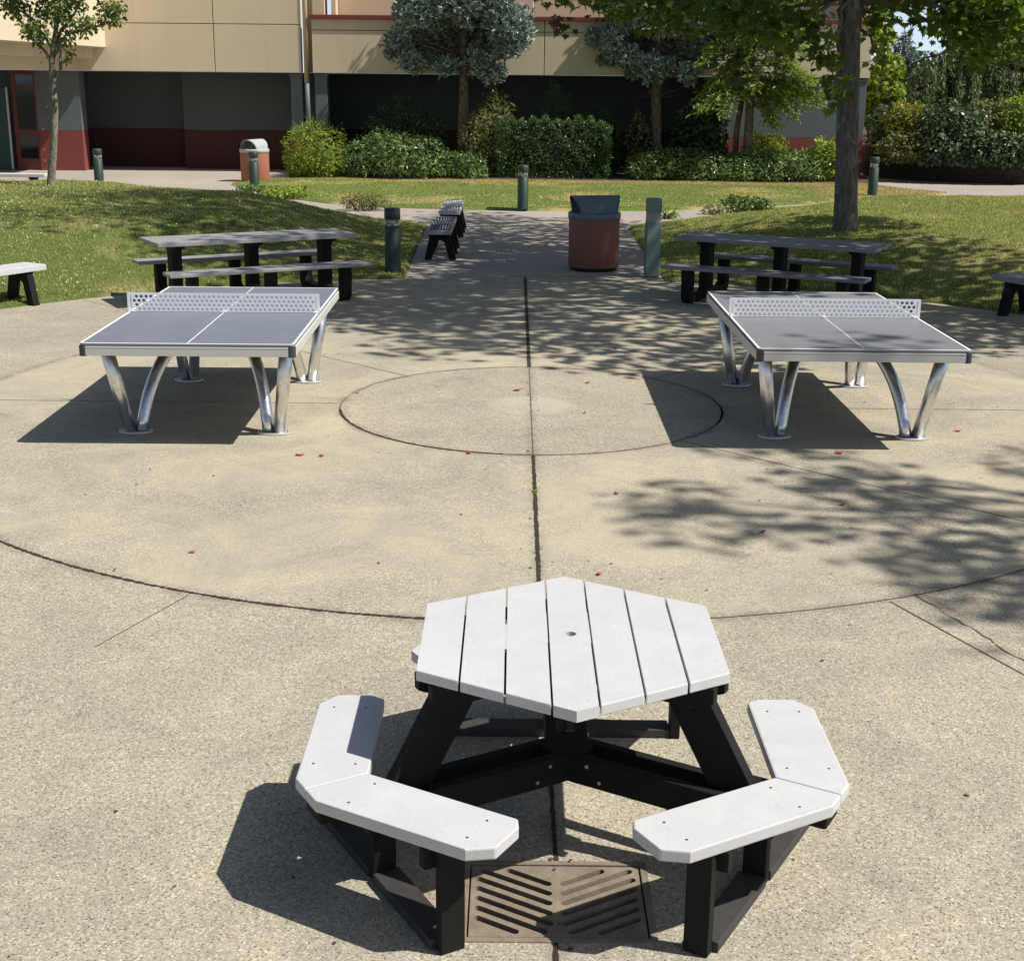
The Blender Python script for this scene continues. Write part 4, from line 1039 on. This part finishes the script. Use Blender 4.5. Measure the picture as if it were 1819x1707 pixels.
def maple(loc_, label, trunk_h, cz, rx, rz, nl, lump, n, size, seed, lean=(0, 0), tr=.19, extra=(), ry=None, off=(0, 0), group='broad maples around the plaza'):
    random.seed(seed)
    t = thing('maple_tree', label, 'tree', loc_, 0, group); b = MB()
    top = (lean[0], lean[1], trunk_h)
    pts = [(0, 0, -.15), (.0, 0, .05), (lean[0]*.1, 0, .4), (lean[0]*.35, lean[1]*.4, trunk_h*.35), (lean[0]*.55, lean[1]*.7, trunk_h*.55), top, (lean[0]*1.1, lean[1], cz), (lean[0]*1.1+.1, lean[1], cz+rz*.7)]
    b.tube(pts, [tr*1.35, tr*1.2, tr*1.08, tr*1.03, tr*1.0, tr*.78, tr*.55, tr*.12], 18)
    # swollen branch collars
    for (zz, a) in ((trunk_h*.52, 20), (trunk_h*.50, 175), (trunk_h*.53, 240), (trunk_h*.54, 300), (trunk_h*.68, 10)):
        b.tube([(lean[0]*zz/trunk_h+tr*.55*math.cos(R(a)), tr*.3*math.sin(R(a)), zz-.16), (lean[0]*zz/trunk_h+tr*.75*math.cos(R(a)), tr*.5*math.sin(R(a)), zz), (lean[0]*zz/trunk_h+tr*.6*math.cos(R(a)), tr*.3*math.sin(R(a)), zz+.20)], [tr*.2, tr*.42, tr*.25], 10)
    b.build('trunk', M['bark_maple'], t)
    L = ray_lumps((lean[0]+off[0], lean[1]+off[1], cz), rx, rz, nl, lump, seed)
    if ry: L = [(l[0], off[1]+(l[1]-off[1])*ry/rx)+tuple(l[2:]) for l in L]
    L = L+list(extra)
    b = MB()
    for l in L:
        z0 = min(max(trunk_h*.75, l[2]-1.6-.25*math.hypot(l[0], l[1])), cz+rz*.5)
        limb(b, (lean[0]*.9, lean[1], z0), (l[0], l[1], l[2]), .05, .012, .07, 7)
    b.build('branch', M['bark_maple'], t)
    L = L[:nl]
    crown_mesh('crown', L, n, size, M['maple_leaf'], 'maple', t, up=.75, jitter=.55, inner=.2, tipdown=.6)
    if extra: crown_mesh('low_foliage', list(extra), 3400, size*.95, M['maple_leaf'], 'maple', t, up=.7, jitter=.6, inner=.05, tipdown=.9)
    return t
hr0 = float(HR(np.array([4.95]), np.array([21.0]))[0][0])
ex = []
def exl(px, py, Y, rx, rz): p = at(px, py, Y); ex.append((p.x-4.95, p.y-21.0, p.z-hr0, rx, rx, rz))
# low fringe of the crown seen along the top of the picture
for px, py, Y, rx, rz in [(1010, -25, 20.5, .55, .30), (1075, -15, 19.8, .5, .42), (1150, 5, 20.6, .6, .40), (1225, 10, 21.5, .6, .45), (1300, 15, 20.2, .6, .42), (1370, 30, 21.3, .55, .45), (1430, 45, 20.0, .5, .50),
                          (1483, 160, 20.3, .18, .36), (1470, 95, 20.4, .26, .36), (1556, 30, 21.6, .35, .35), (1560, 100, 21.8, .15, .25), (1610, -15, 20.6, .4, .35), (1640, 40, 21.6, .12, .2), (1700, 15, 21.0, .7, .65), (1770, 30, 20.4, .7, .65), (1820, 20, 21.8, .7, .8), (1740, 75, 22.0, .5, .45), (1860, 60, 20.9, .6, .5)]:
    exl(px, py, Y, rx, rz)
maple((4.95, 21.0, hr0), 'large maple with bare grey trunk growing on the right mound', 4.4, 8.5, 4.9, 4.6, 66, 1.15, 16000, .15, 11, (-.24, .0), .158, ex, ry=5.0, off=(-.3, .2))
# reddish sprig at the left tip of the crown
mp_ = [o for o in C.objects if o.get('category') == 'tree'][0]
q_ = [at(px, py, 20.3) for px, py in ((995, 28), (1003, 42), (1012, 30), (990, 48), (1018, 52), (1006, 60), (985, 34))]
P = np.array([[q.x-4.95, q.y-21.0, q.z-hr0] for q in q_]); V, Fc = leaves(P, .15, 'maple', np.array([0, -.8, .5]), tip=np.array([0, 0, -1.]), jitter=.4)
np_mesh('red_sprig', V, Fc, M['maple_red'], mp_)
m1 = maple((8.4, 15.5, .2), 'broad maple right of the plaza, shading the right tennis table', 4.4, 8.6, 4.5, 3.9, 54, 1.05, 12500, .17, 5, tr=.16)
m2 = maple((11.6, 6.3, 0), 'tall maple right of the plaza, dappling the front paving', 4.6, 9.4, 4.2, 3.9, 46, .5, 2900, .14, 9, tr=.15, ry=2.4)

# small tree at the left
zl = float(HL(np.array([-8.42]), np.array([25.6]))[0][0])
random.seed(3)
t = thing('small_tree', 'slender multi-branched young tree on the left mound with lichen-pale trunk', 'tree', (-8.42, 25.6, zl))
P_ = lambda px, py, Y=25.6: (lambda q: (q.x+8.42, q.y-25.6, q.z-zl))(at(px, py, Y))
b = MB(); b.tube([P_(88, 350), P_(90, 335), P_(95, 260), P_(97, 200), P_(94, 150), P_(92, 110), P_(97, 70), P_(104, 20), P_(108, -60)], [.10, .075, .068, .066, .062, .055, .045, .035, .012], 12)
for k in range(26):
    a = random.uniform(0, 6.28); zz = random.uniform(.3, 2.6); b.lathe([(.0, -.02), (.014, 0), (.0, .02)], 6, (math.cos(a)*.06-.02+zz*.04, math.sin(a)*.06, zz))
b.build('trunk', M['bark_pale'], t)
b = MB()
tips = [(P_(94, 165), P_(108, 120)), (P_(108, 125), P_(106, 60)), (P_(92, 110), P_(60, 70)), (P_(60, 70), P_(20, 20)), (P_(94, 105), P_(120, 60)), (P_(120, 60), P_(185, 45)), (P_(97, 80), P_(140, 10)), (P_(94, 90), P_(40, 20)), (P_(100, 60), P_(80, -40)), (P_(104, 40), P_(170, -30))]
for a, c in tips: limb(b, a, c, .032, .014, .06, 6)
b.build('branch', M['bark_pale'], t)
L = []
for px, py, rx, rz, dy in [(30, 15, .32, .22, 0), (10, -15, .35, .3, .2), (60, 45, .26, .2, -.2), (50, 60, .18, .14, .1), (75, 15, .3, .22, .2), (85, 55, .24, .2, -.3), (110, 70, .22, .18, .1), (110, 25, .3, .25, -.1), (140, 50, .28, .16, .1), (165, 42, .28, .16, -.2), (195, 35, .24, .16, .1), (205, 10, .2, .16, .0), (180, 15, .25, .15, .3), (135, 5, .25, .2, 0), (95, -20, .45, .35, .3), (30, -45, .5, .3, -.3), (150, -35, .5, .3, .2), (90, -70, .6, .4, 0), (125, 95, .12, .10, 0), (118, 110, .08, .08, 0), (70, 75, .12, .1, 0)]:
    q = P_(px, py); L.append((q[0], q[1]+dy, q[2], rx, rx, rz))
crown_mesh('crown', L, 4600, .075, M['small_leaf'], 'oval', t, up=.5, jitter=.8, inner=.1, tipdown=.4)

# spruces: upright blue needle tufts on limbs
def spruce(loc_, label, px_trunk, base, low, silh, n, Y, tuft=.115, mt='spruce_leaf', seed=1):
    random.seed(seed); t = thing('blue_spruce', label, 'tree', loc_, 0, 'blue spruces by the building')
    Q = lambda px, py, dy=0: (lambda q: Vector((q.x-loc_[0], q.y-loc_[1]+dy, q.z-loc_[2])))(at(px, py, Y))
    b = MB(); tp = Q(px_trunk[1], -120); bs_ = Vector((0, 0, -.05)); pts = [bs_.lerp(tp, k/6)+Vector((random.uniform(-.02, .02), 0, 0)) for k in range(7)]
    b.tube(pts, [.15, .135, .125, .11, .09, .07, .03], 12); b.build('trunk', M['bark_spruce'], t)
    b = MB(); L = []
    for px, py, r_ in silh:
        for s in range(3):
            dy = random.uniform(-.8, .8); c = Q(px+random.uniform(-18, 18), py+random.uniform(-15, 15), dy)
            q_ = random.uniform(.8, 1.2); L.append((c.x, c.y, c.z, r_*q_, r_*q_, r_*q_*.75))
            z0 = max(low, c.z-.5); lim = bs_.lerp(tp, z0/tp.z); limb(b, lim, c, .028, .01, .06, 5)
    for k in range(46):
        z0 = random.uniform(low-.6, low+1.6); a = random.uniform(0, 6.28); lim = bs_.lerp(tp, z0/tp.z)
        limb(b, lim, lim+Vector((math.cos(a)*random.uniform(.4, 1.1), math.sin(a)*.7, random.uniform(-.1, .35))), .012, .003, .08, 4)
    b.build('branch', M['bark_spruce'], t)
    # tufts: little stars of upward needle fingers
    VV, FF, k = [], [], 0
    vol = np.array([l[3]**2 for l in L]); vol /= vol.sum()
    for l, v in zip(L, vol):
        P, D = shell_points(l[:3], l[3:6], max(6, int(n*v)), .08)
        P = np.array(l[:3])+(P-np.array(l[:3]))*(1+.28*np.sin(D[:, 0]*6+l[2]*9)*np.sin(D[:, 2]*5+l[0]*7)+rng.normal(size=len(D))*.10)[:, None]
        for f in range(5):
            tip = unit(D*.9+np.array([0, 0, .45])+rng.normal(size=D.shape)*.45); V, Fc = leaves(P, tuft, 'sprig', np.cross(tip, rng.normal(size=D.shape)), tip=tip, jitter=.12, sizevar=.45)
            VV.append(V); FF.append(Fc+k); k += len(V)
    np_mesh('crown', np.concatenate(VV), np.concatenate(FF), M[mt], t)
    return t
g = at(822, 262, 37.6)
spruce((g.x, 37.6, .05), 'silvery blue spruce with bare lower trunk left of centre before the building', (820, 828), 0, 3.0,
       [(820, 20, .55), (760, 30, .5), (880, 30, .5), (720, 75, .38), (700, 80, .25), (745, 100, .3), (790, 80, .5), (850, 80, .5), (895, 90, .38), (905, 45, .35), (910, 10, .3), (770, -10, .5), (720, 10, .3), (860, -15, .5), (820, -60, .7), (805, 120, .28), (870, 122, .26), (835, 112, .3), (725, 50, .3)], 19000, 37.6, seed=4)
g = at(1166, 268, 37.9)
spruce((g.x, 37.9, .05), 'blue spruce with sparse lower twigs half hidden behind the maple leaves', (1166, 1170), 0, 2.6,
       [(1110, 40, .4), (1170, 30, .5), (1230, 50, .4), (1075, 75, .28), (1065, 60, .25), (1130, 90, .3), (1180, 85, .35), (1240, 95, .28), (1270, 100, .2), (1150, 120, .26), (1200, 125, .22), (1090, 110, .2), (1120, 130, .18), (1225, 135, .2), (1255, 75, .3), (1100, 0, .4), (1170, -30, .6), (1250, 0, .4)], 12500, 37.9, seed=8)

# larch: drooping feathery branches
random.seed(21)
g = at(1332, 270, 36.9)
t = thing('larch_tree', 'feathery light green larch with drooping branches right of the spruces', 'tree', (g.x, 36.9, .05))
Q = lambda px, py, dy=0.: (lambda q: Vector((q.x-g.x, q.y-36.9+dy, q.z-.05)))(at(px, py, 36.9))
b = MB(); b.tube([Vector((-.08, 0, -.05)), Q(1330, 230), Q(1334, 150), Q(1336, 60), Q(1338, -80)], [.13, .115, .10, .08, .04], 12)
b.tube([Vector((-.35, .3, -.05)), Q(1312, 230, .3), Q(1325, 150, .2)], [.08, .075, .06], 10); b.build('trunk', M['bark_spruce'], t)
b = MB(); VV, FF, k = [], [], 0
tipsL = [(1440, 175), (1455, 190), (1420, 205), (1400, 190), (1380, 215), (1430, 150), (1460, 165), (1250, 165), (1235, 190), (1265, 150), (1280, 200), (1290, 130), (1240, 120), (1410, 120), (1440, 90), (1390, 95), (1300, 90), (1270, 60), (1400, 60), (1350, 110), (1360, 180), (1320, 120), (1300, 40), (1370, 30), (1335, 170), (1260, 95), (1425, 60), (1345, 60), (1260, 20), (1420, 10), (1340, 0), (1300, -20), (1380, -30)]
for (px, py) in tipsL:
    for s in range(2):
        dy = random.uniform(-1.0, .9); c = Q(px+random.uniform(-8, 8), py+random.uniform(-10, 10), dy); z0 = min(c.z+.55, Q(1334, 0).z)
        st = Vector((0, 0, z0)); lim = [st.lerp(c, u)+Vector((0, 0, .22*math.sin(u*PI))) for u in np.linspace(0, 1, 8)]
        b.tube(lim, list(np.linspace(.022, .005, 8)), 6)
        for u in np.linspace(.22, 1, 26):
            i = min(6, int(u*7)); p = lim[i].lerp(lim[i+1], u*7-i); d = (c-st).normalized()
            m = 9; side = np.array([-d.y, d.x, 0])*1.0
            PP = np.array(p)+rng.normal(size=(m, 3))*np.array([.10, .12, .05]); tip = np.sign(rng.normal(size=(m, 1)))*side*.7+np.array(d)*.6+np.array([0, 0, -.55])+rng.normal(size=(m, 3))*.3
            V, Fc = leaves(PP, .15, 'needle', np.array([0, 0, 1.]), tip=tip, jitter=.4); VV.append(V); FF.append(Fc+k); k += len(V)
b.build('branch', M['bark_spruce'], t); np_mesh('crown', np.concatenate(VV), np.concatenate(FF), M['larch_leaf'], t)

# background trees on the right
def bg_tree(name, label, x, Y, z0, lumps, n, size, mt, kind='oval', tipdown=0., up=.4, trunk_r=.16, inner=.2, jitter=.8):
    t = thing(name, label, 'tree', (x, Y, z0)); top = max(l[2] for l in lumps)
    b = MB(); b.tube([(0, 0, -.1), (.03, 0, top*.5), (0, 0, top)], [trunk_r, trunk_r*.7, trunk_r*.15], 10)
    for l in lumps: limb(b, (0, 0, max(.4, l[2]*.6)), l[:3], .04, .012, .05, 4)
    b.build('trunk', M['bark_dark'], t); crown_mesh('crown', lumps, n, size, M[mt], kind, t, up=up, tipdown=tipdown, inner=inner, jitter=jitter); return t
def lumps_px(x0, Y, z0, items, jit=.6):
    L = []
    for px, py, r_ in items:
        q = at(px, py, Y); L.append((q.x-x0, random.uniform(-jit, jit), q.z-z0, r_, r_, r_*.8))
    return L
x0 = at(1570, 200, 42).x
bg_tree('yellow_maple', 'yellow-green maple beside the building corner', x0, 42, .3, lumps_px(x0, 42, .3, [(1556, 150, .5), (1570, 120, .5), (1556, 70, .45), (1555, 190, .5), (1585, 165, .45), (1552, 20, .45), (1575, 215, .5)]), 5200, .13, 'nandina', 'maple')
x0 = at(1700, 200, 44).x
random.seed(31)
# weeping conifer: hanging curtains of foliage
t = thing('weeping_conifer', 'weeping conifer with long hanging curtains behind the hedge', 'tree', (x0, 44, .5)); b = MB(); VV, FF, k = [], [], 0
zt = at(1690, 0, 44).z-.5
b.tube([(0, 0, -.2), (.05, 0, zt*.5), (-.2, 0, zt), (-.1, 0, zt+1)], [.22, .17, .10, .03], 10)
for i in range(26):
    a = random.uniform(0, 6.28); L_ = random.uniform(.7, 2.3); z1 = random.uniform(2.6, zt+.8) if L_ < .95 else random.uniform(2.3, 3.3)
    e = Vector((math.cos(a)*L_, math.sin(a)*L_*.7, z1-.35*L_)); lim = limb(b, (0, 0, z1), e, .05, .015, .04, 6)
    for j in range(9):
        p = lim[0].lerp(e, .25+.75*j/8)+Vector((random.uniform(-.1, .1), random.uniform(-.1, .1), 0)); ln = random.uniform(.7, 1.9); m = int(ln*46)
        zz = rng.uniform(0, ln, m); PP = np.array(p)+np.stack([rng.normal(size=m)*.035+.04*np.sin(zz*3+j), rng.normal(size=m)*.035, -zz], -1); PP = PP[PP[:, 2] > .6]
        if len(PP) == 0: continue
        V, Fc = leaves(PP, .14, 'needle', rng.normal(size=(len(PP), 3)), tip=np.array([0, 0, -1.]), jitter=.35); VV.append(V); FF.append(Fc+k); k += len(V)
b.build('trunk', M['bark_dark'], t); np_mesh('crown', np.concatenate(VV), np.concatenate(FF), M['weeping'], t)
x0 = at(1600, 130, 60).x
bg_tree('blue_conifer', 'distant blue-grey conifer seen in the gap under the sky', x0, 60, 0, [(random.uniform(-.3, .3)+(q % 3-1)*(4.5-h_)*.30, random.uniform(-.4, .4), h_,   .25+(4.5-h_)*.22, .25+(4.5-h_)*.2, .3) for q, h_ in enumerate(np.linspace(.8, 4.3, 22))], 5200, .17, 'far_blue', 'needle', tipdown=.4)
x0 = at(1790, 200, 45).x
bg_tree('olive_tree', 'broad olive-green tree filling the right edge behind the hedge', x0, 45, .3, lumps_px(x0, 45, .3, [(1760, 150, .8), (1800, 110, .9), (1840, 150, .9), (1780, 60, .8), (1740, 110, .6), (1830, 60, .9), (1765, 195, .7), (1820, 200, .8), (1880, 100, 1.0), (1800, 0, 1.0), (1740, 30, .7), (1870, 20, 1.0)], .9), 8200, .15, 'olive', 'oval')
x0 = at(1720, 0, 48).x
bg_tree('dark_tree', 'tall dark tree standing behind the weeping conifer', x0, 48, 0, lumps_px(x0, 48, 0, [(1715, 60, .7), (1740, 20, .8), (1760, 70, .8), (1720, 130, .9), (1760, 140, 1.0), (1690, 170, .6), (1730, 190, .9), (1730, -60, .8), (1800, 150, 1.0), (1650, 225, .5), (1790, 60, .8)], 1.), 9500, .17, 'hedge', 'oval')
# far tree line closing the horizon
for i, (xx, yy, hh, mt, lab) in enumerate([(16, 62, 3.6, 'hedge', 'distant dark tree mass behind the retaining wall, left one'), (22, 60, 5.0, 'rhodie', 'distant dark tree mass behind the olive tree'), (28, 64, 6, 'hedge', 'distant tree mass beyond the right edge')]):
    bg_tree('distant_tree', lab, xx, yy, 0, ray_lumps((0, 0, hh*.5), 3.2, hh*.45, 14, 1.2, i), 4200, .28, mt, 'oval')

# ------------------------------------------------------------------ light, sky, camera
w = bpy.data.worlds.new('World'); bpy.context.scene.world = w; w.use_nodes = True
nt = w.node_tree; bg = nt.nodes['Background']; sky = nt.nodes.new('ShaderNodeTexSky'); sky.sky_type = 'NISHITA'; sky.sun_disc = False
sky.sun_elevation = math.asin(SUN.z); sky.sun_rotation = math.atan2(SUN.x, SUN.y); sky.dust_density = 1.6; sky.air_density = 1.0
# pale summer haze low in the sky
tc = nt.nodes.new('ShaderNodeTexCoord'); sx_ = nt.nodes.new('ShaderNodeSeparateXYZ'); nt.links.new(tc.outputs['Generated'], sx_.inputs[0])
mr = nt.nodes.new('ShaderNodeMapRange'); mr.interpolation_type = 'SMOOTHSTEP'; nt.links.new(sx_.outputs[2], mr.inputs[0])
mr.inputs[1].default_value = .16; mr.inputs[2].default_value = .0; mr.inputs[3].default_value = 0; mr.inputs[4].default_value = 1
hz = nt.nodes.new('ShaderNodeMix'); hz.data_type = 'RGBA'; nt.links.new(mr.outputs[0], hz.inputs[0]); nt.links.new(sky.outputs[0], hz.inputs[6]); hz.inputs[7].default_value = (9.0, 11.0, 13.5, 1)
nt.links.new(hz.outputs[2], bg.inputs[0]); bg.inputs[1].default_value = .06
ld = bpy.data.lights.new('sun', 'SUN'); ld.energy = 4.6; ld.angle = R(.53); ld.color = (1, .95, .86)
lo = bpy.data.objects.new('sun', ld); C.objects.link(lo); lo.rotation_euler = SUN.to_track_quat('Z', 'Y').to_euler(); lo.location = (20, -5, 30)

cd = bpy.data.cameras.new('camera'); cam = bpy.data.objects.new('camera', cd); C.objects.link(cam)
cd.sensor_width = 36; cd.lens = F/1819*36; cd.clip_end = 2000; cd.clip_start = .05
cp, sp, cr, sr = math.cos(PITCH), math.sin(PITCH), math.cos(ROLL), math.sin(ROLL)
ex_, u0, fw = Vector((1, 0, 0)), Vector((0, sp, cp)), Vector((0, cp, -sp))
rt = ex_*cr+u0*sr; up_ = -ex_*sr+u0*cr
cam.matrix_world = Matrix(((rt.x, up_.x, -fw.x, 0), (rt.y, up_.y, -fw.y, 0), (rt.z, up_.z, -fw.z, HC), (0, 0, 0, 1)))
bpy.context.scene.camera = cam
vs = bpy.context.scene.view_settings; vs.view_transform = 'Standard'; vs.look = 'None'; vs.exposure = .40; vs.gamma = 1
